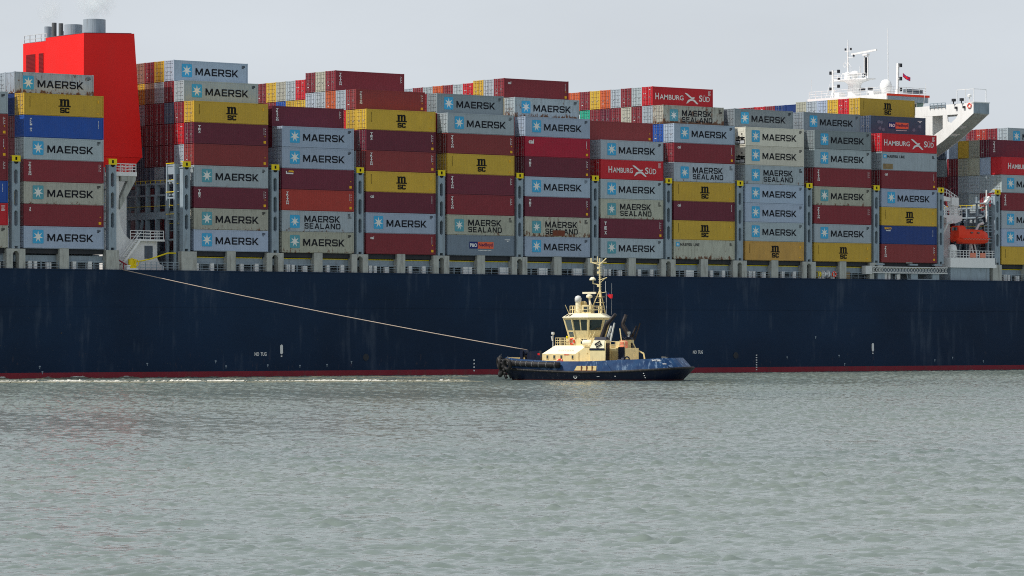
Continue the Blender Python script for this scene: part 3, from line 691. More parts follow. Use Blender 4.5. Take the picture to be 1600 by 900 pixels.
# mast and aerials on the roof
mb = MB(); c = (94.5, 27.3, 45.28)
mb.lathe([(1.12, 0), (1.08, 2.1), (1.2, 2.45), (1.7, 2.8), (2.5, 3.0), (2.5, 3.1)], c, 24)
mast = mb.build("mast", M['shipwhite'], roof, smooth=False)
mb = MB(); mb.box(93.4, 95.6, 23.4, 31.2, 48.30, 48.50); mb.rail([(93.4, 31.2, 48.5), (93.4, 23.4, 48.5)], 0.8, 1.0, 2, 0.03); mb.build("platform", M['shipwhite'], mast)
mb = MB(); mb.lathe([(0.55, 0), (0.5, 1.2), (0.2, 1.4)], (94.5, 29.0, 48.4), 10); mb.tube([(94.5, 28.9, 49.4), (94.5, 28.9, 53.0), (94.5, 28.9, 55.2)], [0.17, 0.12, 0.05], 6)
mb.bar((94.5, 29.6, 53.3), (94.5, 28.1, 53.3), 0.09); mb.bar((94.5, 28.9, 52.2), (94.5, 27.4, 52.2), 0.07); mb.bar((94.5, 30.2, 49.6), (94.5, 27.9, 49.6), 0.14)
mb.torus((94.4, 29.5, 51.0), 0.36, 0.04, 'x'); mb.bar((94.5, 29.5, 51.4), (94.5, 29.5, 52.0), 0.05)
mb.tube([(94.4, 28.9, 51.5), (94.4, 28.0, 50.6), (94.4, 28.2, 49.2)], 0.03, 5)
mb.build("signal_mast", M['shipwhite'], mast)
mb = MB()
for t_, z_ in ((29.5, 53.45), (28.2, 53.45), (27.5, 52.3), (27.0, 49.4)): mb.lathe([(0.16, 0), (0.16, 0.36)], (94.5, t_, z_), 8)
mb.build("navigation_lamp", M['dark'], mast)
mb = MB(); mb.bar((94.5, 24.9, 48.5), (94.5, 24.9, 52.3), 0.16); mb.bar((94.5, 24.1, 48.5), (94.5, 24.1, 52.3), 0.16); mb.box(94.2, 94.8, 24.0, 25.1, 52.3, 52.6); mb.bar((94.5, 25.9, 48.5), (94.5, 25.9, 50.6), 0.14)
mb.build("radar_post", M['shipwhite'], mast)
mb = MB(); mb.bar((94.4, 24.45, 48.9), (94.4, 24.45, 52.0), 0.32); mb.torus((94.3, 25.0, 49.0), 0.3, 0.06, 'x'); mb.build("cable_trunk", M['dark'], mast)
mb = MB(); mb.bar((94.5, 28.0, 52.70), (94.5, 22.0, 53.10), 0.22, 0.30); mb.build("radar_scanner", M['shipwhite'], mast)
mb = MB(); mb.lathe([(0.5, 0), (0.55, 0.5)], (94.3, 27.0, 48.5), 10); mb.lathe([(0.3, 0), (0.9, 0.3), (0.9, 0.5), (0.5, 0.9), (0.1, 1.0)], (94.3, 27.0, 48.9), 14); mb.build("small_dome", M['shipwhite'], mast, smooth=True)
mb = MB(); mb.bar((94.5, 32.6, 45.28), (94.5, 32.6, 50.3), 0.24); mb.bar((94.5, 33.3, 45.28), (94.5, 32.6, 47.0), 0.1); mb.bar((94.5, 31.8, 45.28), (94.5, 32.6, 47.4), 0.1)
for z_ in (50.0, 48.7, 47.6): mb.bar((94.5, 32.6, z_), (94.5, 31.2, z_), 0.08)
for q in (33.5, 31.0): mb.bar((93.5, q, 45.3), (94.5, 32.6, 49.5), 0.03)
lm = mb.build("lamp_mast", M['shipwhite'], roof)
mb = MB()
for t_, z_ in ((33.1, 49.9), (33.1, 47.2), (31.2, 50.1), (31.2, 48.8), (31.2, 47.6)): mb.box(94.3, 94.7, t_-0.16, t_+0.16, z_-0.32, z_+0.22)
mb.build("navigation_lamp", M['dark'], lm)
mb = MB(); mb.lathe([(0.8, 0), (0.8, 1.0), (1.0, 1.3), (1.0, 1.9), (0.75, 2.5), (0.3, 2.75)], (94.5, 19.8, 45.28), 18); mb.build("satellite_dome", M['shipwhite'], roof, smooth=True)
mb = MB(); mb.bar((94.5, 17.1, 45.28), (94.5, 16.95, 50.6), 0.34); mb.bar((94.5, 17.6, 45.28), (94.5, 17.0, 47.5), 0.16); mb.bar((94.5, 17.0, 50.1), (94.5, 16.3, 50.1), 0.1); mb.bar((94.5, 17.0, 48.0), (94.5, 16.3, 48.0), 0.1)
fm = mb.build("flag_mast", M['shipwhite'], roof)
mb = MB()
for z_ in (50.2, 48.0, 46.2): mb.box(94.3, 94.7, 16.15, 16.45, z_-0.3, z_+0.3)
mb.build("navigation_lamp", M['dark'], fm)
mb = MB(); mb.tube([(94.5, 19.2, 45.3), (94.5, 19.3, 50), (94.5, 19.35, 56.5)], [0.07, 0.06, 0.045], 5); mb.tube([(94.5, 37.8, 45.0), (94.5, 37.9, 49.0)], 0.03, 5); mb.tube([(97.0, 13.5, 43.5), (97.3, 13.3, 47.2)], 0.03, 5); mb.lathe([(0.09, 0), (0.09, 0.3)], (94.5, 19.33, 52.2), 6); mb.build("whip_aerial", M['shipwhite'], roof)
mb = MB(); mb.box(93, 95, 21.2, 22.6, 45.28, 46.2); mb.box(93, 94.5, 29.6, 30.6, 45.28, 46.3); mb.build("roof_locker", M['shipwhite'], roof)
mb = MB(); mb.lathe([(0.5, 0), (0.5, 0.5)], (92.0, 22.8, 46.2), 10); mb.lathe([(0.4, 0), (0.45, 0.5)], (92.0, 20.9, 46.2), 10); mb.build("vent_head", M['dark'], roof)

# side platform with davit, crane and lifeboat berth under the bridge
mb = MB(); mb.box(89.7, 100.2, 0.0, 4.5, 16.55, 18.15); plat = mb.build("lifeboat_platform", M['shipwhite'], ship)
mb = MB(); mb.box(90.0, 98.9, 0.3, 4.5, ZD, 16.54); mb.build("platform_base", M['shipgrey'], plat)
mb = MB(); mb.rail([(89.8, 0.15, 18.15), (100.1, 0.15, 18.15)], 1.15, 0.75, 3, 0.04); mb.build("railing", M['shipwhite'], plat)
mb = MB(); mb.box(94.2, 95.5, 0.02, 0.08, 18.2, 18.95); mb.box(96.5, 97.7, 0.02, 0.08, 18.2, 18.95); mb.build("canvas_cover", M['salmon'], plat)
mb = MB(); mb.box(88.9, 94.6, 5.0, 8.9, 18.16, 25.0); mb.box(89.0, 96.0, 3.6, 5.0, 24.7, 25.1); mb.prism([(92.4, 24.7), (96.0, 24.7), (96.0, 24.3), (94.5, 23.8), (92.4, 23.8)], lambda u, v, d: (u, d, v), 3.6, 5.0)
hs_ = mb.build("accommodation_block", M['shipwhite'], ship)
mb = MB(); mb.rail([(89.0, 3.7, 25.1), (96.0, 3.7, 25.1)], 1.2, 0.9, 3, 0.045); mb.build("railing", M['shipwhite'], hs_)
mb = MB(); mb.box(91.0, 92.3, 4.97, 5.0, 18.3, 20.2); mb.box(90.0, 90.4, 4.97, 5.0, 22.6, 23.1); mb.build("doorway", M['dark'], hs_)
mb = MB(); mb.lathe([(0.75, 0), (0.7, 2.2), (0.9, 2.4), (0.9, 2.9)], (94.8, 4.4, 24.2), 14); mb.box(93.6, 95.2, 3.6, 4.6, 26.8, 28.0)
mb.hexa([(88.5, 3.9, 27.7), (94.2, 3.9, 27.3), (94.2, 4.5, 27.3), (88.5, 4.5, 27.7)], [(88.5, 3.9, 28.7), (94.2, 3.9, 27.9), (94.2, 4.5, 27.9), (88.5, 4.5, 28.7)])
mb.bar((90.8, 4.2, 27.6), (94.6, 4.2, 25.4), 0.2); mb.rail([(88.6, 3.8, 28.6), (92.6, 3.8, 28.3), (95.0, 3.8, 27.2)], 1.0, 0.7, 2, 0.04)
mb.torus((95.6, 4.2, 25.6), 0.4, 0.12, 'y')
crane = mb.build("provision_crane", M['shipwhite'], ship)
mb = MB(); mb.box(90.3, 91.1, 3.5, 3.88, 28.4, 29.0); mb.build("floodlight", M['brightsteel'], crane)
mb = MB()
for e in (90.6, 97.8):
    mb.tube([(e-0.4, 3.4, 18.15), (e-0.7, 2.8, 20.8), (e+0.1, 1.7, 23.6), (e+0.5, 1.0, 23.9)], [0.22, 0.2, 0.2, 0.26], 8)
mb.bar((96.6, 1.5, 18.15), (95.6, 1.2, 20.6), 0.18); mb.bar((97.4, 1.5, 18.15), (96.3, 1.2, 20.6), 0.18)
mb.build("davit", M['shipwhite'], ship)
mb = MB(); mb.lathe([(0.55, 0), (0.75, 0.5), (0.55, 0.9), (0.8, 1.2), (0.6, 1.9), (0.2, 2.1)], (91.0, 0.9, 18.2), 14); mb.build("life_raft_canister", M['shipwhite'], ship)
mb = MB()
for t in (0.7, 3.2): mb.bar((98.9, t, 18.15), (98.9, t, 28.2), 0.24)
for zz in (20.6, 22.4, 24.9, 27.0): mb.box(97.9, 100.0, 0.6, 3.3, zz, zz+0.15); mb.rail([(98.0, 0.6, zz+0.15), (99.9, 0.6, zz+0.15)], 0.9, 0.9, 2, 0.035)
mb.build("ladder_tower", M['shipgrey'], ship)
mb = MB(); mb.bar((99.0, 0.4, 28.0), (97.9, 0.3, 27.0), 0.5); mb.bar((98.2, 0.3, 24.0), (98.2, 0.3, 29.2), 0.16); mb.build("stores_davit", M['shipwhite'], ship)
# accommodation ladder stowed flat along the deck edge by bay eleven
mb = MB(); g0, g1, gt = 72.0, 88.6, -0.35
for zz in (15.55, 16.45): mb.bar((g0, gt, zz), (g1, gt, zz), 0.14); mb.bar((g0, gt+0.8, zz), (g1, gt+0.8, zz), 0.14)
for k in range(26):
    x = g0+(g1-g0)*k/26; mb.bar((x, gt, 15.55), (x+0.64, gt, 16.45), 0.06); mb.bar((x+0.64, gt, 15.55), (x, gt+0.01, 16.45), 0.06); mb.bar((x, gt, 15.6), (x, gt+0.8, 15.6), 0.08)
mb.box(70.6, 72.0, -0.3, 0.6, 15.3, 16.6)
mb.build("gangway", M['brightsteel'], ship)
mb = MB()
for x in (73.5, 80.8, 85.6): mb.box(x, x+1.5, -0.05, 0.9, ZD, 15.45)
for x in (73.2, 80.6, 86.0): mb.box(x, x+1.8, 0.0, 0.9, 16.75, 17.0)
mb.tube([(77.4, -0.1, ZD), (77.2, -0.1, 15.0), (77.8, -0.1, 15.4)], 0.07, 6); mb.tube([(79.8, -0.1, 15.4), (80.1, -0.1, ZD)], 0.07, 6); mb.bar((80, 0, ZD+0.1), (87, 0, ZD+0.1), 0.14)
mb.build("gangway_support", M['shipgrey'], ship)
mb = MB(); mb.lathe([(0.62, 0), (0.62, 0.14), (0.26, 0.14), (0.26, 0.95), (0.62, 0.95), (0.62, 1.1)], (62.3, 0.75, ZD+0.75), 16, axis='x'); mb.build("mooring_winch", M['shipwhite'], ship)
mb = MB(); mb.torus((61.4, 0.6, ZD+0.72), 0.45, 0.11, 'x', 14, 6); mb.torus((61.0, 0.6, ZD+0.72), 0.45, 0.09, 'x', 14, 6); mb.build("winch_wheel", M['yellow'], ship)
mb = MB(); mb.box(66.9, 68.3, 0.8, 1.5, ZD, ZD+1.2); mb.build("deck_locker", M['patch'], ship)

# ------------------------------------------------------------------ containers: shared meshes
def corr(x0, x1, p, y_out, y_in):
    n = max(2, round((x1-x0)/p)); q = (x1-x0)/n; pts = []
    for i in range(n):
        a = x0+i*q; pts += [(a, y_in), (a+0.30*q, y_in), (a+0.5*q, y_out), (a+0.80*q, y_out)]
    return pts+[(x1, y_in)]
def body_mesh():
    mb = MB(); H = CH
    for fn, ln in ((lambda y: y, 0), (lambda y: CW-y, 1)):
        pts = corr(0.16, CL-0.16, 0.30, 0.012, 0.048); n = len(pts)
        mb.add([(x, fn(y), 0.17) for x, y in pts]+[(x, fn(y), H-0.11) for x, y in pts], [(i, i+1, n+i+1, n+i) for i in range(n-1)])
    pts = corr(0.17, CW-0.17, 0.26, CL-0.015, CL-0.055); n = len(pts)
    mb.add([(x, y, 0.17) for y, x in pts]+[(x, y, H-0.11) for y, x in pts], [(i, i+1, n+i+1, n+i) for i in range(n-1)])
    mb.box(0.15, CL-0.15, 0.06, CW-0.06, H-0.06, H-0.03); mb.box(0.07, CL-0.15, 0.06, CW-0.06, 0.10, 0.15); mb.box(0.20, CL-0.20, 0.10, CW-0.10, -0.078, 0.09)  # last box: added slab that blocks sky light between tiers
    for y0, y1 in ((0.0, 0.07), (CW-0.07, CW)):
        mb.box(0.16, CL-0.16, y0, y1, H-0.11, H); mb.box(0.16, CL-0.16, y0+0.002, y1, 0.02, 0.17)
    for x0, x1 in ((0.0, 0.16), (CL-0.16, CL)):
        for y0, y1 in ((0.0, 0.15), (CW-0.15, CW)): mb.box(x0, x1, y0, y1, 0.0, H)
        mb.box(x0+0.005, x1, 0.15, CW-0.15, H-0.12, H-0.002); mb.box(x0+0.005, x1, 0.15, CW-0.15, 0.02, 0.16)
    for x0, x1 in ((-0.004, 0.178), (CL-0.178, CL+0.004)):
        for y0, y1 in ((-0.004, 0.165), (CW-0.165, CW+0.004)):
            for z0, z1 in ((-0.03, 0.12), (H-0.12, H+0.025)): mb.box(x0, x1, y0, y1, z0, z1)
    return mb.mesh("container_body", M['box'])
def door_mesh(side):
    mb = MB(); y0, y1 = ((0.16, CW/2-0.035), (CW/2+0.035, CW-0.16))[side]
    zs = [0.20, 0.75, 1.29, 1.83, 2.36, CH-0.15]
    for i in range(5): mb.box(0.0, 0.074, y0+0.045, y1-0.045, zs[i]+0.055, zs[i+1]-0.055)
    for y in (y0, y1-0.04): mb.box(0.006, 0.074, y, y+0.04, 0.20, CH-0.15)
    mb.box(0.035, 0.0745, y0, y1, 0.17, CH-0.13)
    return mb.mesh("door", M['box'])
def seal_mesh(side):
    mb = MB(); y0, y1 = ((0.151, CW/2-0.001), (CW/2+0.001, CW-0.151))[side]
    mb.box(0.070, 0.09, y0, y1, 0.161, CH-0.121); d = y1-y0
    for q in (0.30, 0.70): mb.box(0.03, 0.036, y0+d*q-0.035, y0+d*q+0.035, 0.2, CH-0.15)
    return mb.mesh("door_seal", M['seal'])
def gear_mesh(side):
    mb = MB(); y0, y1 = ((0.16, CW/2-0.012), (CW/2+0.012, CW-0.16))[side]; d = y1-y0
    for q in (0.30, 0.70):
        y = y0+d*q; mb.tube([(-0.03, y, 0.06), (-0.03, y, CH-0.05)], 0.027, 6)
        for z in (0.06, 1.1, 1.75, CH-0.12): mb.box(-0.035, 0.01, y-0.06, y+0.06, z-0.04, z+0.04)
        if q < 0.5: mb.box(-0.06, -0.03, y, y+d*0.34, 1.18, 1.23)
        else: mb.box(-0.06, -0.03, y-d*0.34, y, 1.30, 1.35)
    return mb.mesh("locking_gear", M['box'])
def decal_mesh(v):
    mb = MB(); q = random.Random(v); y0 = CW/2+0.3
    if v == 0:
        for z in (1.55, 1.98): mb.box(0.004, 0.014, y0, y0+0.32, z, z+0.30); mb.box(0.004, 0.014, y0+0.42, y0+0.68, z, z+0.30)
        mb.box(0.004, 0.014, 0.4, 0.95, 2.35, 2.52); mb.box(0.004, 0.014, y0, y0+0.6, 2.42, 2.56)
    else:
        mb.box(0.004, 0.014, y0, y0+0.42, 2.44, 2.60); mb.box(0.004, 0.014, y0+0.1, y0+0.5, 2.0, 2.12)
        if v == 2: mb.box(0.004, 0.014, 0.36, 0.62, 1.9, 2.3)
        for k in range(4): mb.box(0.004, 0.014, y0+0.05, y0+q.uniform(0.3, 0.6), 0.7+k*0.14, 0.78+k*0.14)
    return mb.mesh("door_marking", M['white'])
def front_mesh():
    mb = MB(); pts = corr(0.16, CW-0.16, 0.27, 0.02, 0.06); n = len(pts)
    mb.add([(x, y, 0.17) for y, x in pts]+[(x, y, CH-0.12) for y, x in pts], [(i, i+1, n+i+1, n+i) for i in range(n-1)]); return mb.mesh("front_panel", M['box'])
def reefer_meshes():
    a = MB(); a.box(0.03, 0.07, 0.16, CW-0.16, 1.30, CH-0.13); a.box(0.0, 0.03, 0.5, 1.9, 2.1, 2.6); a.box(0.01, 0.035, 0.3, 1.0, 1.5, 2.0); a.box(0.01, 0.035, 1.3, 2.1, 1.5, 2.0); a.box(0.04, 0.07, 0.16, CW-0.16, 0.95, 1.05)
    d = MB(); d.box(0.05, 0.075, 0.16, CW-0.16, 0.17, 0.95); d.lathe([(0.34, -0.02), (0.34, 0)], (0.05, 0.8, 1.16), 14, axis='x'); d.box(0.0, 0.03, 1.35, 1.75, 1.06, 1.45); d.box(0.0, 0.01, 0.7, 0.95, 1.62, 1.9)
    g = MB(); g.box(0.0, 0.05, 0.3, 1.2, 0.3, 0.75); g.lathe([(0.2, 0), (0.2, 0.9)], (0.0, 1.4, 0.5), 10, axis='y')
    return a.mesh("reefer_unit", M['box']), d.mesh("reefer_opening", M['black']), g.mesh("reefer_compressor", M['galv'])
ME = dict(body=body_mesh(), d0=door_mesh(0), d1=door_mesh(1), g0=gear_mesh(0), g1=gear_mesh(1), s0=seal_mesh(0), s1=seal_mesh(1), front=front_mesh())
ME['dec'] = [decal_mesh(k) for k in range(3)]
ME['ra'], ME['rd'], ME['rg'] = reefer_meshes()

# ---- lettering: bold extended capitals drawn as outlines (unit height)
LET = {
 'M': (1.27, [[(0,0),(0,1),(.26,1),(.635,.36),(1.01,1),(1.27,1),(1.27,0),(1.05,0),(1.05,.64),(.71,.07),(.56,.07),(.22,.64),(.22,0)]]),
 'A': (1.20, [[(0,0),(.45,1),(.60,1),(.60,.78),(.42,.38),(.60,.38),(.60,.21),(.34,.21),(.245,0)],[(1.20,0),(.955,0),(.86,.21),(.60,.21),(.60,.38),(.78,.38),(.60,.78),(.60,1),(.75,1)]]),
 'E': (.96, [[(0,0),(0,1),(.96,1),(.96,.82),(.22,.82),(.22,.59),(.88,.59),(.88,.415),(.22,.415),(.22,.18),(.96,.18),(.96,0)]]),
 'R': (1.08, [[(0,0),(0,1),(.22,1),(.22,0)],[(.22,1),(.88,1),(1.04,.85),(1.04,.49),(.88,.34),(.22,.34),(.22,.51),(.79,.51),(.82,.54),(.82,.79),(.79,.82),(.22,.82)],[(.52,.34),(.78,.34),(1.08,0),(.82,0)]]),
 'S': (1.0, [[(0,.27),(0,.14),(.15,0),(.85,0),(1,.14),(1,.44),(.85,.59),(.22,.59),(.22,.80),(.25,.82),(.79,.82),(.79,.72),(1,.72),(1,.86),(.85,1),(.15,1),(0,.86),(0,.55),(.15,.41),(.79,.41),(.79,.2),(.76,.18),(.21,.18),(.21,.27)]]),
 'K': (1.10, [[(0,0),(0,1),(.22,1),(.22,0)],[(.22,.22),(.22,.48),(.76,1),(1.06,1),(.53,.51),(1.10,0),(.80,0),(.38,.38)]]),
 'L': (.90, [[(0,0),(0,1),(.22,1),(.22,.18),(.90,.18),(.90,0)]]),
 'N': (1.10, [[(0,0),(0,1),(.24,1),(.88,.28),(.88,1),(1.10,1),(1.10,0),(.87,0),(.22,.72),(.22,0)]]),
 'D': (1.10, [[(0,0),(0,1),(.22,1),(.22,0)],[(.22,1),(.90,1),(1.10,.82),(1.10,.18),(.90,0),(.22,0),(.22,.18),(.80,.18),(.88,.26),(.88,.74),(.80,.82),(.22,.82)]]),
 'I': (.22, [[(0,0),(0,1),(.22,1),(.22,0)]]),
 'C': (.95, [[(.95,.30),(.95,.14),(.80,0),(.15,0),(0,.14),(0,.86),(.15,1),(.80,1),(.95,.86),(.95,.70),(.72,.70),(.72,.80),(.24,.80),(.24,.20),(.72,.20),(.72,.30)]]),
 ' ': (.5, []),
}
LY = -0.006
def word(mb, txt, x, ztop, w, h, mi=0, gap=0.17):
    tot = sum(LET[c][0] for c in txt)+gap*(len(txt)-1); k = w/tot; q = x
    for c in txt:
        lw, polys = LET[c]
        for p in polys: mb.add([(q+u*k, LY, ztop-h+v*h) for u, v in p], [tuple(range(len(p)))], mi)
        q += (lw+gap)*k
def ttext(mb, txt, x, ztop, w, h, bold=0.02, mi=0, y=LY):
    V, F = text_mesh(txt, w, h, M['white'], bold); mb.add([(x+a, y, ztop-h+c) for a, b, c in V], F, mi)
def rect(mb, x0, x1, zt, zb, mi=0, y=LY): mb.add([(x0, y, zb), (x1, y, zb), (x1, y, zt), (x0, y, zt)], [(0, 1, 2, 3)], mi)
Z = CH
def star(mb, cx, cz, r, mi=0, n=7, y=-0.012):
    p = [(cx+(r if i % 2 == 0 else r*0.36)*math.sin(math.pi*i/n), y, cz+(r if i % 2 == 0 else r*0.36)*math.cos(math.pi*i/n)) for i in range(2*n)]
    mb.add([(cx, y, cz)]+p, [(0, 1+i, 1+(i+1) % (2*n)) for i in range(2*n)], mi)
def rrect(mb, x0, x1, zt, zb, c=0.12, y=LY):
    mb.add([(u, y, v) for u, v in ((x0+c,zb),(x1-c,zb),(x1,zb+c),(x1,zt-c),(x1-c,zt),(x0+c,zt),(x0,zt-c),(x0,zb+c))], [tuple(range(8))])
def mk(fn, name, mat):
    mb = MB(); fn(mb)
    if name in ("lettering", "marking", "yellow_marking", "peeled_patch"):      # writing that stands apart becomes a part of its own
        return [c.mesh(name if i == 0 or name != "lettering" else "marking", mat, fix=False) for i, c in enumerate(mb.clusters(0.42))]
    return mb.mesh(name, mat, fix=False)
def small_marks(mb, top=0.35, n=4, x=11.2):
    q = random.Random(int(top*1000)+n)
    for k in range(n): rect(mb, x, x+q.uniform(0.25, 0.62), Z-top-k*0.16, Z-top-k*0.16-0.09)
LM = {}
LM['maersk'] = mk(lambda mb: (word(mb, "MAERSK", 3.52, Z-0.98, 7.10, 0.98), small_marks(mb, 0.32, 3)), "lettering", M['navy'])
LM['sealand'] = mk(lambda mb: (word(mb, "MAERSK", 3.75, Z-0.66, 6.05, 0.90), word(mb, "SEALAND", 3.78, Z-1.70, 6.10, 0.78, gap=0.30), small_marks(mb, 0.34, 4)), "lettering", M['navy'])
LM['line'] = mk(lambda mb: (word(mb, "MAERSK LINE", 1.25, Z-0.50, 3.85, 0.42), small_marks(mb, 0.40, 3)), "lettering", M['navy'])
def star_panels(kind, mat):
    if kind == 'line':
        return (mk(lambda mb: rrect(mb, 0.35, 1.10, Z-0.36, Z-1.02, 0.05), "star_panel", mat), mk(lambda mb: star(mb, 0.725, Z-0.69, 0.28), "star", M['starwhite']))
    x0 = 1.28; r = 0.80 if kind == 'maersk' else 0.72; zt = 0.47 if kind == 'maersk' else 0.60
    return (mk(lambda mb: rrect(mb, x0, x0+1.66, Z-zt, Z-zt-1.80, 0.10), "star_panel", mat), mk(lambda mb: star(mb, x0+0.83, Z-zt-0.90, r), "star", M['starwhite']))
SP = {(k, f): star_panels(k, M['starblue2'] if f else M['starblue']) for k in ('maersk', 'sealand', 'line') for f in (0, 1)}
def msc(mb):
    x, zt = 5.25, Z-0.62
    def pl(p, e=0.0): mb.add([(x+u, LY-e, zt+v) for u, v in p], [tuple(range(len(p)))])
    for a in (0.26, 0.78, 1.30): pl([(a,-1.0),(a+0.33,-1.0),(a+0.33,-0.26),(a,-0.26)])
    for a in (0.26, 0.78):
        pl([(a,-0.26),(a+0.33,-0.26),(a+0.40,-0.20),(a+0.48,-0.20),(a+0.52,-0.26),(a+0.85,-0.26),(a+0.80,-0.08),(a+0.66,0.0),(a+0.46,0.0),(a+0.33,-0.08),(a+0.30,-0.02),(a-0.14 if a < 0.5 else a+0.1,-0.02),(a-0.14 if a < 0.5 else a+0.1,-0.13),(a,-0.15)], 0.003 if a < 0.5 else 0.006)
    for a, b_ in ((0.0, 0.70), (0.72, 1.17), (1.19, 1.86)): pl([(a,-1.03),(b_,-1.03),(b_,-0.88),(a,-0.88)], 0.009)
    bold = dict(S=[[(0,.30),(0,.12),(.15,0),(.95,0),(1.12,.14),(1.12,.46),(.95,.62),(.34,.62),(.34,.76),(.78,.76),(.78,.70),(1.12,.70),(1.12,.88),(.95,1),(.15,1),(0,.86),(0,.52),(.15,.38),(.78,.38),(.78,.24),(.34,.24),(.34,.30)]],
                C=[[(1.08,.34),(1.08,.14),(.92,0),(.15,0),(0,.14),(0,.86),(.15,1),(.92,1),(1.08,.86),(1.08,.66),(.74,.66),(.74,.75),(.34,.75),(.34,.25),(.74,.25),(.74,.34)]])
    for c, q in (("S", 0.22), ("C", 0.97)):
        for p in bold[c]: pl([(q+u*0.64, -1.84+v*0.70) for u, v in p])
    for k in range(9): rect(mb, 0.86, 0.93, Z-0.42-k*0.16, Z-0.42-k*0.16-0.11)
LM['msc'] = mk(msc, "lettering", M['black'])
LM['mscmark'] = mk(lambda mb: (rect(mb, 11.1, 11.5, Z-2.32, Z-2.46), rect(mb, 11.25, 11.5, Z-0.6, Z-1.0)), "yellow_marking", M['yellowmark'])
def bird(mb, x, z, sx=1.0):
    a = [(0,0),(.5,-.05),(1.55,-.66),(2.05,-.60),(2.17,-.72),(1.80,-.92),(1.35,-.86),(.12,-.14)]
    b_ = [(1.34,-.90),(2.1,-.98),(2.9,-1.60),(2.6,-1.68),(1.75,-1.16),(1.2,-1.2),(.45,-1.64),(.35,-1.58),(.72,-1.06)]
    for p, e in ((a, 0), (b_, -0.004)): mb.add([(x+u*sx, LY+e, z+v) for u, v in p], [tuple(range(len(p)))])
def hamburg(a):
    def f(mb):
        x0, xb, xs = (0.55, 6.45, 9.35) if a else (1.50, 6.15, 8.62)
        wd = (6.3-0.6) if a else 4.75
        ttext(mb, "H", x0, Z-0.95, 0.70, 0.98, 0.015); ttext(mb, "AMBURG", x0+0.86, Z-1.14, wd-0.9, 0.76, 0.012, 0)
        bird(mb, xb, Z-0.72, 0.95)
        ttext(mb, "S", xs, Z-0.98, 0.66, 0.98, 0.015); ttext(mb, "\u00dcD", xs+0.76, Z-0.98, 1.42, 0.98, 0.012)
        for k in range(5): rect(mb, 11.2, 11.75-0.07*(k % 3), Z-0.32-k*0.15, Z-0.32-k*0.15-0.07)
    return f
LM['ham_a'] = mk(hamburg(1), "lettering", M['white']); LM['ham_b'] = mk(hamburg(0), "lettering", M['white'])
def vert(txt, x, zt, step, w_, h_, bold=0.03):
    def f(mb):
        for k, c in enumerate(txt):
            ww = w_*0.4 if c == 'I' else w_
            ttext(mb, c, x+(w_-ww)/2, Z-zt-k*step, ww, h_, bold)
        for k in range(6): rect(mb, 11.45, 11.52, Z-0.4-k*0.17, Z-0.4-k*0.17-0.11)
        for k in range(3): rect(mb, 11.66, 11.76, Z-0.5-k*0.34, Z-0.5-k*0.34-0.12)
    return f
LM['triton'] = mk(vert("TRITON", 0.66, 0.32, 0.30, 0.42, 0.25, 0.05), "lettering", M['white'])
LM['tex'] = mk(vert("TEX", 0.68, 0.38, 0.38, 0.42, 0.31, 0.06), "lettering", M['white'])
LM['texbig'] = mk(vert("TEX", 0.70, 0.46, 0.70, 0.46, 0.50, 0.06), "lettering", M['white'])
LM['cai'] = mk(lambda mb: (ttext(mb, "cai", 0.70, Z-0.42, 0.62, 0.42, 0.03), [rect(mb, 11.5, 11.58, Z-0.4-k*0.18, Z-0.4-k*0.18-0.12) for k in range(6)]), "lettering", M['white'])
LM['caibig'] = mk(lambda mb: (ttext(mb, "cai", 0.62, Z-0.40, 0.98, 0.62, 0.04), [rect(mb, 11.5, 11.6, Z-0.4-k*0.18, Z-0.4-k*0.18-0.12) for k in range(6)]), "lettering", M['white'])
LM['num'] = mk(lambda mb: [ttext(mb, c, 0.75, Z-0.42-k*0.30, 0.28, 0.24, 0.03) for k, c in enumerate("45")], "lettering", M['white'])
LM['emblem'] = mk(lambda mb: (rect(mb, 0.62, 0.78, Z-0.38, Z-0.80), rect(mb, 0.80, 1.85, Z-0.62, Z-0.80)), "lettering", M['white'])
LM['emblem2'] = mk(lambda mb: mb.add([(1.0, LY, Z-0.44), (1.9, LY, Z-0.56), (1.95, LY, Z-0.40), (1.75, LY, Z-0.30), (1.1, LY, Z-0.30)], [(0,1,2,3,4)]), "yellow_emblem", M['yellowmark'])
LM['spot'] = mk(lambda mb: (rect(mb, 11.42, 11.82, Z-2.20, Z-2.55), rect(mb, 11.6, 11.72, Z-1.5, Z-1.66)), "yellow_marking", M['yellowmark'])
LM['blueline'] = mk(lambda mb: ([ttext(mb, c, 0.85, Z-0.35-k*0.26, 0.36, 0.21, 0.03) for k, c in enumerate("ALLI 02") if c != ' '], [rect(mb, 11.35, 11.42, Z-0.4-k*0.18, Z-0.4-k*0.18-0.12) for k in range(6)]), "lettering", M['white'])
LM['seaco'] = mk(lambda mb: ttext(mb, "SEACO", 0.62, Z-0.24, 1.55, 0.36, 0.05), "lettering", M['yellowmark'])
LM['seaco2'] = mk(lambda mb: (rect(mb, 0.95, 1.95, Z-0.74, Z-0.86), [rect(mb, 11.3, 11.38, Z-0.5-k*0.2, Z-0.5-k*0.2-0.12) for k in range(6)]), "marking", M['white'])
PON = (3.95, 5.48, 8.35)
LM['po_blue'] = mk(lambda mb: rect(mb, PON[0], PON[1], Z-0.92, Z-1.90), "blue_panel", M['deepblue'])
LM['po_orange'] = mk(lambda mb: rect(mb, PON[1]+0.01, PON[2], Z-0.92, Z-1.90), "orange_panel", M['orange'])
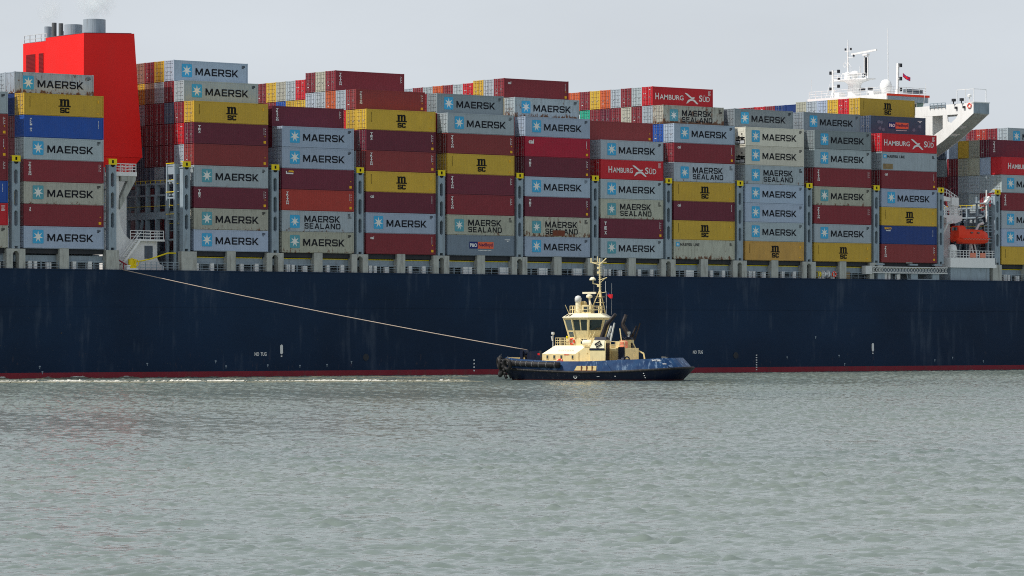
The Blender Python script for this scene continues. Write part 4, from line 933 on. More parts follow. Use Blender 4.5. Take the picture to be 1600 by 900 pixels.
LM['po_white'] = mk(lambda mb: (ttext(mb, "P&O", 4.08, Z-1.14, 1.26, 0.54, 0.04, y=-0.012), [rect(mb, 5.6+k*0.24, 5.78+k*0.24, Z-2.12, Z-2.22) for k in range(10)], rect(mb, 10.4, 11.4, Z-0.5, Z-0.6), rect(mb, 10.8, 11.1, Z-0.68, Z-0.82)), "lettering", M['white'])
LM['po_violet'] = mk(lambda mb: ttext(mb, "Nedlloyd", 5.64, Z-1.10, 2.55, 0.62, 0.03, y=-0.012), "lettering", M['purple'])
LM['peel'] = mk(lambda mb: [mb.add([(x+u, LY, Z-z+v) for u, v in ((0,0),(.5,.1),(.62,-.3),(.3,-.52),(-.1,-.3))], [(0,1,2,3,4)]) for x, z in ((1.5, 0.75), (2.1, 0.8), (1.75, 1.75), (2.5, 1.95), (9.3, 1.8), (10.6, 1.2))], "peeled_patch", flatmat("peeled_paint", lin(108, 118, 138)))
LM['patch'] = mk(lambda mb: rect(mb, 0.30, 2.45, Z-1.88, Z-2.72, y=-0.010), "bare_patch", M['patch'])
LM['patch2'] = mk(lambda mb: rect(mb, 5.1, 7.4, Z-1.92, Z-2.74, y=-0.010), "rusty_patch", M['rustpatch'])

PAL = dict(g=lin(168,180,188), G=lin(166,181,200), o=lin(178,178,164), d=lin(134,146,152), w=lin(214,210,194), m=lin(130,42,52), p=lin(108,37,56), r=lin(136,52,54),
           n=lin(166,56,48), h=lin(196,32,44), c=lin(172,22,54), y=lin(204,168,58), Y=lin(204,158,80), b=lin(32,82,168), B=lin(28,60,124), P=lin(122,138,150), Q=lin(66,80,106), e=lin(40,164,134), a=lin(196,92,50), k=lin(150,112,94), s=lin(84,98,118))
PNAME = dict(g="grey", G="blue grey", o="olive grey", d="dark grey", w="cream", m="maroon", p="purple maroon", r="brownish maroon", n="rust red", h="red", c="crimson", y="mustard", Y="ochre", b="blue", B="navy blue", P="slate grey", Q="slate blue", e="green", a="orange", k="brown", s="steel blue")
# style -> (colour, wear, lettering parts, words for the label)
def ml(col, wear=0.25, fade=0): return (col, wear, [('maersk', None)], ('maersk', fade), "with star logo")
ST_ = {
 'Gb': ml('G', 0.10), 'Gg': ml('g', 0.25), 'Go': ml('o', 0.55, 1), 'Gd': ml('d', 0.25, 0), 'Gt': ml('g', 0.35, 1), 'Gw': ml('g', 0.80, 0), 'Ww': ml('w', 0.22, 0),
 'Sg': ('g', 0.50, [('sealand', None)], ('sealand', 0), "with two line lettering"), 'So': ('o', 0.55, [('sealand', None)], ('sealand', 1), "with two line lettering"),
 'Sr': ('o', 1.0, [('sealand', None)], ('sealand', 1), "with rusty lettering"), 'Sp': ('o', 0.75, [('sealand', None), ('patch2', None)], ('sealand', 1), "with rusty patch over lettering"),
 'Lo': ('o', 0.7, [('line', None)], ('line', 0), "with small star line"), 'Lp': ('g', 0.3, [('line', None), ('patch', None)], ('line', 0), "with bare patch"),
 'Mt': ('m', 0.05, [('triton', None)], None, "with upright lettering"), 'Mq': ('p', 0.05, [('triton', None)], None, "with upright lettering"), 'Mr': ('r', 0.10, [('triton', None), ('spot', None)], None, "with upright lettering"),
 'Mx': ('p', 0.04, [('tex', None), ('spot', None)], None, "with short upright lettering"), 'MX': ('p', 0.04, [('texbig', None), ('spot', None)], None, "with three spaced letters"),
 'Mc': ('m', 0.05, [('cai', None), ('spot', None)], None, "with small white mark"), 'Mn': ('m', 0.08, [('num', None), ('spot', None)], None, "with two white characters"), 'M_': ('r', 0.12, [('spot', None)], None, "without lettering"),
 'Me': ('p', 0.05, [('emblem', None), ('emblem2', None), ('spot', None)], None, "with yellow emblem"), 'Mo': ('n', 0.12, [('triton', None), ('spot', None)], None, "with upright lettering"), 'Mj': ('p', 0.03, [('cai', None)], None, "with small white mark"),
 'Y': ('y', 0.20, [('msc', None), ('mscmark', None)], None, "with black letters"), 'Yo': ('Y', 0.35, [('msc', None), ('mscmark', None)], None, "with black letters"),
 'Ha': ('h', 0.10, [('ham_a', None)], None, "with white bird lettering"), 'Hb': ('h', 0.10, [('ham_b', None)], None, "with white bird lettering"),
 'Bl': ('b', 0.18, [('blueline', None)], None, "with white upright lettering"), 'Bs': ('B', 0.12, [('seaco', None), ('seaco2', None)], None, "with yellow lettering"), 'Bp': ('B', 0.12, [('po_white', None)], None, "with white marks"),
 'Pg': ('P', 0.22, [('po_blue', None), ('po_orange', None), ('po_white', None), ('po_violet', None)], None, "with orange panel"),
 'Pn': ('Q', 0.22, [('po_blue', None), ('po_orange', None), ('po_white', None), ('po_violet', None), ('peel', None)], None, "with orange panel"), 'Rc': ('c', 0.05, [('caibig', None), ('spot', None)], None, "with small white mark"),
}
STACK = {-1: "off the left edge", 0: "stack cut by the left edge", 1: "stack left of the funnel", 2: "stack right of funnel", 3: "second stack right of funnel", 4: "third stack right of funnel",
         5: "fourth stack right of funnel", 6: "fifth stack right of funnel", 7: "fifth stack left of lifeboat", 8: "fourth stack left of lifeboat", 9: "third stack left of lifeboat", 10: "second stack left of lifeboat",
         11: "stack left of the lifeboat", 12: "stack right of lifeboat", 13: "farthest stack past the lifeboat"}
ORD = ["bottom", "second up", "third up", "fourth up", "fifth up", "sixth up", "seventh up", "eighth up", "ninth up"]
ROWW = ["", "one row in", "two rows in", "three rows in", "four rows in", "five rows in", "six rows in", "seven rows in", "eight rows in", "nine rows in", "ten rows in", "eleven rows in", "twelve rows in", "thirteen rows in", "fourteen rows in", "fifteen rows in"]
crnd = random.Random(11)
placed = set()
def container(b, row, tier, style, end='d', dz=0.0):
    """tier counts from 1; style is a lettered style or a bare colour letter; end: d doors, f front panel, R reefer machinery"""
    assert (b, row, tier) not in placed, (b, row, tier)
    placed.add((b, row, tier))
    lettered = style in ST_
    if lettered: colk, wear, parts, star_, words = ST_[style]
    else: colk, wear, parts, star_, words = style, crnd.uniform(0.05, 0.35), [], None, "end"
    root = empty("shipping_container", W(BAY[b], 0.0+row*RP, ZB+(tier-1)*VP+dz), TH)
    pos = ORD[tier-1]+(", "+ROWW[row] if row else "")
    tag(root, f"{PNAME[colk]} container {words}, {pos}, {STACK[b]}".replace(" end,", ",") if lettered else f"{PNAME[colk]} container end, {pos}, {STACK[b]}", "container", "containers stacked on the ship")
    j = crnd.uniform(0.90, 1.08); base = PAL[colk]; col = (base[0]*j, base[1]*j*crnd.uniform(.98, 1.02), base[2]*j*crnd.uniform(.97, 1.03), wear)
    gcol = (0.45*col[0]+0.22, 0.45*col[1]+0.22, 0.45*col[2]+0.23, 0.1)
    def part(nm, me, parent, paint_=True):
        o = link(nm, me, parent)
        if paint_: o.color = gcol if nm == 'locking_gear' else col
        return o
    body = part("body", ME['body'], root)
    if end == 'd':
        for k in (0, 1):
            d = part("door", ME['d%d' % k], root); part("locking_gear", ME['g%d' % k], d); part("door_seal", ME['s%d' % k], d, False)
            if k == 1 and colk in 'mprnhcab': part("door_marking", ME['dec'][0 if colk in 'hn' else crnd.choice((1, 2))], d, False)
    elif end == 'f': part("front_panel", ME['front'], root)
    elif end == 'R':
        u = part("reefer_unit", ME['ra'], root); part("reefer_opening", ME['rd'], u, False); part("reefer_compressor", ME['rg'], u, False)
    if star_:
        a, s_ = SP[star_]; pa = part("star_panel", a, root, False); part("star", s_, pa, False)
    for k, _ in parts:
        for me in (LM[k] if isinstance(LM[k], list) else [LM[k]]): part(me.name.split('.')[0], me, root, False)
    return root

OUT = {   # outermost row, bottom tier first
 0: ["Go","Hb","Bl","Mt","Mc","Mr","Gg"],
 1: ["Gb","Mn","Go","Mt","Gg","Bl","Y"],
 2: ["Gb","Go","Mx","Gt","M_","Mx","Y"],
 3: ["Go","Sg","Mo","Me","Gb","Gb"],
 4: ["Mc","Gb","Mj","Y","Mr","Mx","Y"],
 5: ["Pg","So","Mt","Mq","Y","Mr","Gg"],
 6: ["Gb","Sp","Mx","Gb","Mx","Rc","Gb"],
 7: ["Gt","MX","So","Gg","Hb","Gg"],
 8: ["Lo","Y","Mj","Y","Sg","Mc","Gb"],
 9: ["Yo","Gg","Gb","Gb","Sg","Ww","Ww"],
 10: ["Y","Gg","Mt","Go","Mt","Gg","Gd"],
 11: ["Mr","Bs","Y","Gb","Mc","Lp","Ha"],
 12: ["Y","Gb","Gg","Mt","Gg","Hb"],
}
for b, lst in OUT.items():
    for i, stl in enumerate(lst):
        e = 'd'
        if b == 1 and i == 5: e = 'f'
        if b == 12 and i == 5: e = 'f'
        if stl == 'Ww': e = 'R'
        container(b, 0, i+1, stl, e)
# stepped upper tiers with their own lettered sides
container(1, 1, 8, "Gw", 'f'); container(1, 2, 8, "g"); container(0, 1, 8, "m"); container(0, 2, 8, "Gg")
container(2, 1, 8, "Gg"); container(2, 2, 9, "Gb"); container(3, 1, 7, "Mq", 'f')
container(4, 1, 8, "Mr"); container(4, 3, 9, "Mt"); container(5, 1, 8, "Gd"); container(6, 1, 8, "Gw"); container(6, 2, 9, "Mc")
container(7, 1, 7, "M_", 'f'); container(8, 1, 8, "Sr"); container(8, 2, 9, "Ha"); container(9, 1, 8, "Gd"); container(10, 1, 8, "Gd")
container(11, 1, 8, "Pn"); container(11, 2, 9, "Y"); container(12, 1, 7, "Mq")
# ends seen over the outer stacks
def ends(b, tier, row0, cols, dz=0.0, fmask=""):
    for i, c in enumerate(cols):
        if c != '.': container(b, row0+i, tier, c, 'f' if i < len(fmask) and fmask[i] == 'f' else 'd', dz)
ends(2, 9, 3, "ymk"); ends(2, 8, 2, "mgky"); ends(2, 7, 1, "msmmg"); ends(2, 6, 1, "hmmmm"); ends(2, 5, 1, "gmmmQ"); ends(2, 4, 1, "gsgsQ"); ends(2, 3, 1, "mQsmQ"); ends(2, 2, 1, "gsmQm"); ends(2, 1, 1, "smsmQ")
ends(4, 9, 4, "om"); ends(4, 8, 2, "gagg"); ends(4, 9, 6, "hgoym", -0.90); ends(4, 8, 6, "yybmm", -0.90); ends(4, 7, 1, "yhm")
ends(6, 9, 3, "gy"); ends(6, 9, 5, "hgmagmg", -0.30); ends(6, 8, 2, "ym"); ends(6, 7, 1, "hm")
ends(5, 8, 2, "mh"); ends(5, 7, 1, "mm")
ends(8, 9, 3, "gmgayman"); container(8, 11, 9, "h", 'd'); ends(8, 8, 2, "gmompme"); ends(8, 7, 1, "bm")
ends(9, 8, 2, "gm"); ends(9, 7, 1, "gm")
ends(10, 8, 2, "gm"); ends(10, 7, 1, "om")
ends(11, 9, 3, "hyGgo"); ends(11, 9, 8, "BBmhmhm", -0.30, "f"); ends(11, 8, 2, "os"); ends(11, 7, 1, "sm")
ends(12, 7, 2, "oyGs", 0.0, ".ff."); ends(12, 6, 1, "Goomd", 0.0, "ff..f"); ends(12, 5, 1, "gggpm"); ends(12, 4, 1, "mgdpm"); ends(12, 3, 1, "sgsmm"); ends(12, 2, 1, "mss"); ends(12, 1, 1, "sms")
container(12, 8, 8, "Gg", 'd', -0.15)
container(13, 5, 8, "Gg", 'd', -0.05); ends(13, 8, 6, "mnm", -0.05)
# second row, glimpsed through the narrow gaps
fill = random.Random(3); rows = {}
for b in (1, 3, 4, 5, 6, 7, 8, 9, 10, 11):
    for t in range(1, 8 if b not in (3, 7) else 7):
        if (b, 1, t) in placed: continue
        if b == 1 and t in (6, 7): container(b, 1, t, "mB"[t-6], "df"[t-6]); continue
        mb_ = rows.setdefault(fill.choice("mmgGsymp"), MB())
        for part_, full in ((ME['body'], 1), (ME['d0'], 0), (ME['d1'], 0)):
            o_ = len(mb_.v); mb_.v += [tuple(W(BAY[b]+v.co.x, RP+v.co.y, ZB+(t-1)*VP+v.co.z)) for v in part_.vertices]
            for pl in part_.polygons: mb_.f.append(tuple(i+o_ for i in pl.vertices)); mb_.m.append(0)
for b, rws, tiers in ((2, (6, 7), range(1, 9)), (2, (4, 5), (4,)), (12, (6, 7, 8), range(1, 7)), (12, (4, 5), (1, 2))):
    for r_ in rws:
        for t in tiers:
            if (b, r_, t) in placed: continue
            mb_ = rows.setdefault(fill.choice("msQp"), MB())
            for part_ in (ME['body'], ME['d0'], ME['d1']):
                o_ = len(mb_.v); mb_.v += [tuple(W(BAY[b]+v.co.x, RP*r_+v.co.y, ZB+(t-1)*VP+v.co.z)) for v in part_.vertices]
                for pl in part_.polygons: mb_.f.append(tuple(i+o_ for i in pl.vertices)); mb_.m.append(0)
allr = MB(); mats_ = []
for i, (k, mb_) in enumerate(rows.items()):
    o_ = len(allr.v); allr.v += mb_.v; allr.f += [tuple(q+o_ for q in f) for f in mb_.f]; allr.m += [i]*len(mb_.f)
    mats_.append(paint("inner_"+PNAME[k].replace(" ", "_")+"_paint", PAL[k], 0.5, 0.2))
tag(allr.build("inner_container_rows", mats_, None, fix=False), kind="stuff")

# ------------------------------------------------------------------ things aboard the ship
# enclosed lifeboat
lb = empty("lifeboat", W(95.0, 1.0, 20.35), TH); tag(lb, "orange enclosed lifeboat hanging in its davits under the bridge", "lifeboat")
def loft(secs, name, mat, parent, smooth=True):      # secs: (x, [(y,z)...])
    mb = MB(); n = len(secs[0][1])
    mb.add([(x, y, z) for x, ring in secs for y, z in ring], [(i*n+k, i*n+(k+1) % n, (i+1)*n+(k+1) % n, (i+1)*n+k) for i in range(len(secs)-1) for k in range(n)]+[tuple(range(n)), tuple((len(secs)-1)*n+k for k in range(n))])
    return mb.build(name, mat, parent, smooth)
secs = []
for x, wd, zk in ((-3.5, 0.8, 0.55), (-3.2, 1.2, 0.25), (-2.4, 1.38, 0.05), (0, 1.45, 0.0), (2.4, 1.38, 0.05), (3.3, 1.1, 0.22), (3.65, 0.6, 0.6)):
    secs.append((x, [(-wd, 1.0), (-wd*0.97, 0.62), (-wd*0.78, zk+0.12), (0, zk), (wd*0.78, zk+0.12), (wd*0.97, 0.62), (wd, 1.0)]))
loft(secs, "hull", M['orangered'], lb, False)
secs = []
for x, wd, zt in ((-3.35, 0.95, 2.95), (-1.95, 1.15, 3.0), (-1.88, 1.2, 2.4), (0, 1.28, 2.42), (2.2, 1.22, 2.35), (3.1, 1.05, 2.1), (3.55, 0.65, 1.4)):
    secs.append((x, [(-wd*1.06, 1.0), (-wd*1.05, 1.5), (-wd*0.9, zt-0.25), (-wd*0.5, zt), (wd*0.5, zt), (wd*0.9, zt-0.25), (wd*1.05, 1.5), (wd*1.06, 1.0)]))
can = loft(secs, "canopy", M['orangered'], lb, False)
mb = MB(); mb.box(-3.3, 3.3, -1.46, 1.46, 0.94, 1.02); mb.build("gunwale", M['orangered'], lb)
mb = MB(); mb.box(-3.40, -3.34, -0.6, 0.6, 2.2, 2.7); mb.box(-1.0, -0.5, -1.36, -1.22, 1.75, 1.95); mb.box(0.5, 1.0, -1.36, -1.22, 1.75, 1.95); mb.build("window", M['glass'], can)
mb = MB(); mb.lathe([(0.35, 0), (0.35, 0.12)], (-3.35, 0, 0.45), 10, axis='x'); mb.build("propeller", M['dark'], lb)
mb = MB()
for k in range(9): mb.tube([(-2.8+k*0.65, -1.48, 0.92), (-2.5+k*0.65, -1.5, 0.72), (-2.2+k*0.65, -1.48, 0.92)], 0.025, 5)
mb.build("grab_line", M['rope'], lb)
# national flag on the bridge mast
def flag_thing(name, loc, rz, w_, h_, mats, painter, label, cat="flag", sag=0.25):
    nx, ny = 12, 8; mb = MB(); vv = []; ff = []
    for i in range(nx+1):
        for j in range(ny+1):
            u = i/nx; v = j/ny
            vv.append((u*w_, 0.13*math.sin(u*6.5+v*1.2)*u**0.6, v*h_-u*sag*1.6-0.10*math.sin(u*4)))
    for i in range(nx):
        for j in range(ny): mb_i = painter((i+0.5)/nx, (j+0.5)/ny); ff.append(((i*(ny+1)+j, (i+1)*(ny+1)+j, (i+1)*(ny+1)+j+1, i*(ny+1)+j+1), mb_i))
    for f, mi in ff: mb.f.append(f); mb.m.append(mi)
    mb.v = vv; o = mb.build(name, mats, None, True, fix=False); o.location = loc; o.rotation_euler = (0, 0, rz); tag(o, label, cat); return o
def union(u, v):
    if abs(u-0.5) < 0.07 or abs(v-0.5) < 0.10: return 1
    if abs(u-0.5) < 0.11 or abs(v-0.5) < 0.15: return 0
    if abs(abs(u-0.5)*1.0-abs(v-0.5)) < 0.10: return 1
    return 2
flag_thing("flag", W(94.5, 15.8, 48.3), -0.35, 1.25, 0.66, [M['starwhite'], M['red'], M['deepblue']], union, "red white and blue flag flying from the bridge mast", sag=0.55)
def ring_thing(loc, rz, axis, label, R0=0.33, r=0.085, group=None):
    root = empty("life_ring", loc, rz); tag(root, label, "life ring", group)
    mb = MB(); mb.torus((0, 0, 0), R0, r, axis, 20, 8); mb.build("ring", M['orangered'], root, True)
    mb = MB()
    for k in range(4):
        a = math.pi/4+k*math.pi/2; p = (R0*math.cos(a), 0, R0*math.sin(a)) if axis == 'y' else (0, R0*math.cos(a), R0*math.sin(a))
        mb.lathe([(r*1.12, -0.06), (r*1.12, 0.06)], p, 8, axis='x' if axis == 'y' else 'y')
    mb.build("band", M['white'], root, True); return root
ring_thing(W(94.55, 0.55, 42.75), TH, 'x', "red life ring on the white bridge wing", 0.38, 0.10)
ring_thing(W(64.2, 0.1, ZD+0.75), TH, 'y', "red life ring on the deck rail below the second stack", 0.38, 0.10)

# ------------------------------------------------------------------ tugboat (bow to the left)
TA = R(22); tug = empty("tugboat", (10.95, 461.0, 0), -TA)
tag(tug, "small blue and cream harbour tug holding a towline to the container ship", "tugboat")
def TW(x, y, z):
    return Vector((10.95+x*math.cos(TA)+y*math.sin(TA), 461.0-x*math.sin(TA)+y*math.cos(TA), z))
def plan(A_b, A_s, Bw, n=40, pw=2.6, ps=3.0):
    pts = []
    for k in range(n):
        a = 2*math.pi*k/n; c, s_ = math.cos(a), math.sin(a); A = A_s if c > 0 else A_b; p = ps if c > 0 else pw
        pts.append((math.copysign(abs(c)**(2/p), c)*A, math.copysign(abs(s_)**(2/p), s_)*Bw))
    return pts
def sheer(x):  return 2.42+0.55*max(0, (-x-2)/11)**1.5+0.52*max(0, (x+1)/13)**1.2
def rubz(x):   return 1.04+0.45*max(0, -x/12)**1.3+0.62*max(0, x/13)**1.6
def tug_levels(levels, name, mat, cap=False, smooth=True):
    mb = MB(); n = len(levels[0][0])
    vv = [(x, y, (zf(x) if callable(zf) else zf)) for pl, zf in levels for x, y in pl]
    ff = [(i*n+k, i*n+(k+1) % n, (i+1)*n+(k+1) % n, (i+1)*n+k) for i in range(len(levels)-1) for k in range(n)]
    mb.add(vv, ff); return mb.build(name, mat, tug, smooth)
P0 = plan(10.0, 10.0, 4.5); P1 = plan(11.3, 11.1, 5.1); P1b = plan(11.45, 11.2, 5.15); P2 = plan(12.6, 12.5, 5.6); P3 = plan(12.6, 12.2, 5.45); P4 = plan(12.3, 11.1, 5.1); P4i = plan(12.1, 10.9, 4.92); P5 = plan(11.9, 10.7, 5.0)
tug_levels([(P0, -1.2), (P1, 0.0), (P1b, 0.16)], "boot_topping", M['tugred'])
tug_levels([(P1b, 0.162), (P2, lambda x: rubz(x)-0.16)], "hull", M['tugdark'])
tug_levels([(P3, lambda x: rubz(x)+0.12), (P4, sheer), (P4i, lambda x: sheer(x)+0.003)], "bulwark", M['tugblue'], smooth=False)
tug_levels([(P4i, sheer), (P5, lambda x: 1.66)], "bulwark_lining", M['cream'])
mb = MB(); mb.add([(x, y, 1.65+0.0) for x, y in P5], [tuple(range(len(P5)))]); mb.build("deck", M['timber'], tug)
mb = MB(); n = len(P2); vv = []; ff = []
for k, (x, y) in enumerate(P2):
    l = math.hypot(x, y); nx, ny = x/l, y/l
    for a in range(8): vv.append((x+nx*0.16*math.cos(a*math.pi/4)-nx*0.02, y+ny*0.16*math.cos(a*math.pi/4)-ny*0.02, rubz(x)+0.16*math.sin(a*math.pi/4)))
for k in range(n):
    for a in range(8): ff.append((k*8+a, ((k+1) % n)*8+a, ((k+1) % n)*8+(a+1) % 8, k*8+(a+1) % 8))
mb.add(vv, ff); mb.build("rub_rail", M['rubber'], tug, True)
# blue gusset panels and the freeing port with its buff lining
mb = MB(); mb.hexa([(-1.6, -5.62, 1.22), (4.0, -5.60, 1.22), (3.0, -5.35, 2.42), (-0.5, -5.36, 2.38)], [(-1.6, -5.50, 1.22), (4.0, -5.45, 1.22), (3.0, -5.2, 2.42), (-0.5, -5.2, 2.38)]); mb.build("side_panel", M['tugblue'], tug)
mb = MB(); mb.hexa([(-1.05, -5.66, 1.30), (1.9, -5.66, 1.30), (1.9, -5.52, 1.86), (-0.75, -5.52, 1.86)], [(-1.05, -5.56, 1.30), (1.9, -5.56, 1.30), (1.9, -5.42, 1.86), (-0.75, -5.42, 1.86)]); fp = mb.build("freeing_port", M['timber'], tug)
mb = MB()
for k in range(3): mb.box(-0.15+k*0.72, -0.05+k*0.72, -5.70, -5.50, 1.28, 1.88)
mb.box(-1.1, 1.95, -5.69, -5.55, 1.22, 1.30); mb.build("port_bar", M['rustpatch'], fp)
# big cylindrical bow fender in segments
def ellx(pl, y_sign=-1): return sorted([(x, y) for x, y in pl if y*y_sign > 0])
fpath = []
for k in range(40):
    x, y = P4[k]
    l = math.hypot(x/12.7, y/5.1)
for ang in [a*math.pi/180 for a in range(96, 266, 5)]:
    c, s_ = math.cos(ang), math.sin(ang); x = math.copysign(abs(c)**(2/2.6), c)*12.75; y = math.copysign(abs(s_)**(2/2.6), s_)*5.65
    if x < -2.9: fpath.append((x, y, 1.98+0.35*max(0, (-x-4)/9)**1.3))
mb = MB(); mb.tube(fpath, 0.36, 10); bf = mb.build("bow_fender", M['rubber'], tug, True)
mb = MB()
for i in range(1, len(fpath)-1, 1):
    a, b2 = Vector(fpath[i]), Vector(fpath[i+1]); m_ = a.lerp(b2, 0.5); d = (b2-a).normalized(); mb.tube([m_-d*0.05, m_+d*0.05], 0.385, 10)
mb.build("fender_strap", M['exhaust_dark'], bf)
for k, (x0, y0) in enumerate(((-12.5, -2.3), (-11.8, -3.8), (-12.65, -0.2), (-12.55, 1.8))):
    mb = MB(); l = math.hypot(x0/13, y0/5.6)
    for q in range(5): mb.tube([(x0+0.15*q, y0*0.99, 2.3-q*0.42), (x0+0.15*(q+1)+0.04, y0*0.97, 2.3-(q+1)*0.42)], 0.20-0.01*q, 8)
    mb.build("bow_pudding", M['rubber'], tug, True)
# tyres hung on the bow
def tyre(x, y, z, rz, tilt, label, R0=0.55):
    o = MB(); o.torus((0, 0, 0), R0, 0.20, 'y', 22, 8, sq=1.25)
    root = empty("tyre_fender", TW(x, y, z), rz-TA); tag(root, label, "tyre", "tyres hung round the tug bow")
    t = o.build("tyre", M['rubber'], root, True); t.rotation_euler = (tilt, 0, 0)
    c = MB(); c.tube([(0, 0, R0), (0.02, 0.12, R0+0.45)], 0.035, 6)
    for k in range(2): c.torus((0, 0.02+k*0.04, R0+0.12+k*0.14), 0.07, 0.02, 'y' if k else 'x', 8, 5)
    c.build("chain", M['exhaust_dark'], root); return root
tyre(-10.45, -5.0, 2.02, R(-28), 0.15, "old black tyre on the tug bow, nearest the fender roll", 0.62)
tyre(-12.25, -3.3, 2.15, R(-58), 0.1, "old black tyre on the tug bow, middle of the hanging three", 0.60)
tyre(-13.0, -1.0, 2.30, R(-80), 0.1, "old black tyre at the foremost tip of the tug bow", 0.58)
tyre(-12.1, -3.0, 1.0, R(-55), -0.35, "lower black tyre under the tug bow close to the water", 0.5)
# deckhouse
yn, yf = -3.6, 3.6
mb = MB()
def face(*p): mb.add(p, [tuple(range(len(p)))])
for sgn in (1, -1):
    q = lambda x, y, z: (x, y*sgn, z)
    face(q(-6.2, yn, 1.66), q(-1.68, yn, 1.66), q(-1.68, yn, 3.37), q(-6.2, yn, 3.37))
    face(q(-1.68, yn, 1.66), q(2.4, yn, 1.66), q(2.4, yn, 4.43), q(-0.12, yn, 4.43), q(-1.68, yn, 3.37))
    face(q(-1.68, yn, 3.37), q(-0.12, yn, 4.43), q(-0.6, -2.4, 4.43))
face((2.4, yn, 1.66), (2.4, yf, 1.66), (2.4, yf, 4.43), (2.4, yn, 4.43)); face((-6.2, yn, 1.66), (-6.2, yf, 1.66), (-6.2, yf, 3.37), (-6.2, yn, 3.37))
house = mb.build("deckhouse", M['cream'], tug)
mb = MB()
for sgn in (1, -1):
    q = lambda x, y, z: (x, y*sgn, z)
    face(q(-6.2, yn, 3.37), q(-1.68, yn, 3.37), q(-0.6, -2.4, 4.43), q(-4.9, -2.4, 4.43))
face((-6.2, yn, 3.37), (-4.9, -2.4, 4.43), (-4.9, 2.4, 4.43), (-6.2, yf, 3.37))
face((-4.9, -2.4, 4.43), (-0.6, -2.4, 4.43), (-0.12, yn, 4.43), (2.4, yn, 4.43), (2.4, yf, 4.43), (-0.12, yf, 4.43), (-0.6, 2.4, 4.43), (-4.9, 2.4, 4.43))
mb.build("sloping_roof", M['creamwhite'], house)
V, F = text_mesh("SVITZER", 2.2, 0.30, M['navy'], 0.01); mb = MB(); d = Vector((0, 1.2, 1.06)).normalized()
mb.add([(-4.2+a, -3.24+c*d.y-0.008, 3.69+c*d.z+0.008) for a, b_, c in V], F); mb.build("name_lettering", flatmat("faded_grey_lettering", lin(178, 170, 158)), house, fix=False)
for x in (-5.48, -4.55, -3.58, -2.05):
    mb = MB(); mb.box(x-0.17, x+0.17, yn-0.05, yn+0.02, 2.70, 3.24); fr_ = mb.build("window_frame", M['cream'], house)
    mb = MB(); mb.box(x-0.12, x+0.12, yn-0.058, yn-0.05, 2.76, 3.18); mb.build("pane", M['glass'], fr_)
mb = MB(); mb.box(-3.2, -2.5, yn-0.02, yn, 3.20, 3.30); mb.build("name_board", M['red'], house)
mb = MB(); mb.box(0.5, 1.3, yn-0.03, yn, 1.75, 3.75); door = mb.build("door", M['cream'], house)
mb = MB(); mb.box(1.32, 1.40, yn-0.06, yn, 1.75, 3.2); mb.box(0.2, 1.3, yn-0.06, yn, 3.80, 3.86); mb.box(1.1, 1.22, yn-0.07, yn-0.03, 2.6, 2.75); mb.box(-0.1, 0.0, yn-0.05, yn, 3.4, 3.5); mb.build("door_fitting", M['timber'], house)
mb = MB(); mb.box(-0.6, 0.9, yn-0.05, yn, 4.25, 4.32); mb.tube([(-1.2, yn-0.04, 3.6), (-1.2, yn-0.04, 2.6), (-1.0, yn-0.04, 2.4)], 0.03, 5); mb.build("pipe_run", M['timber'], house)
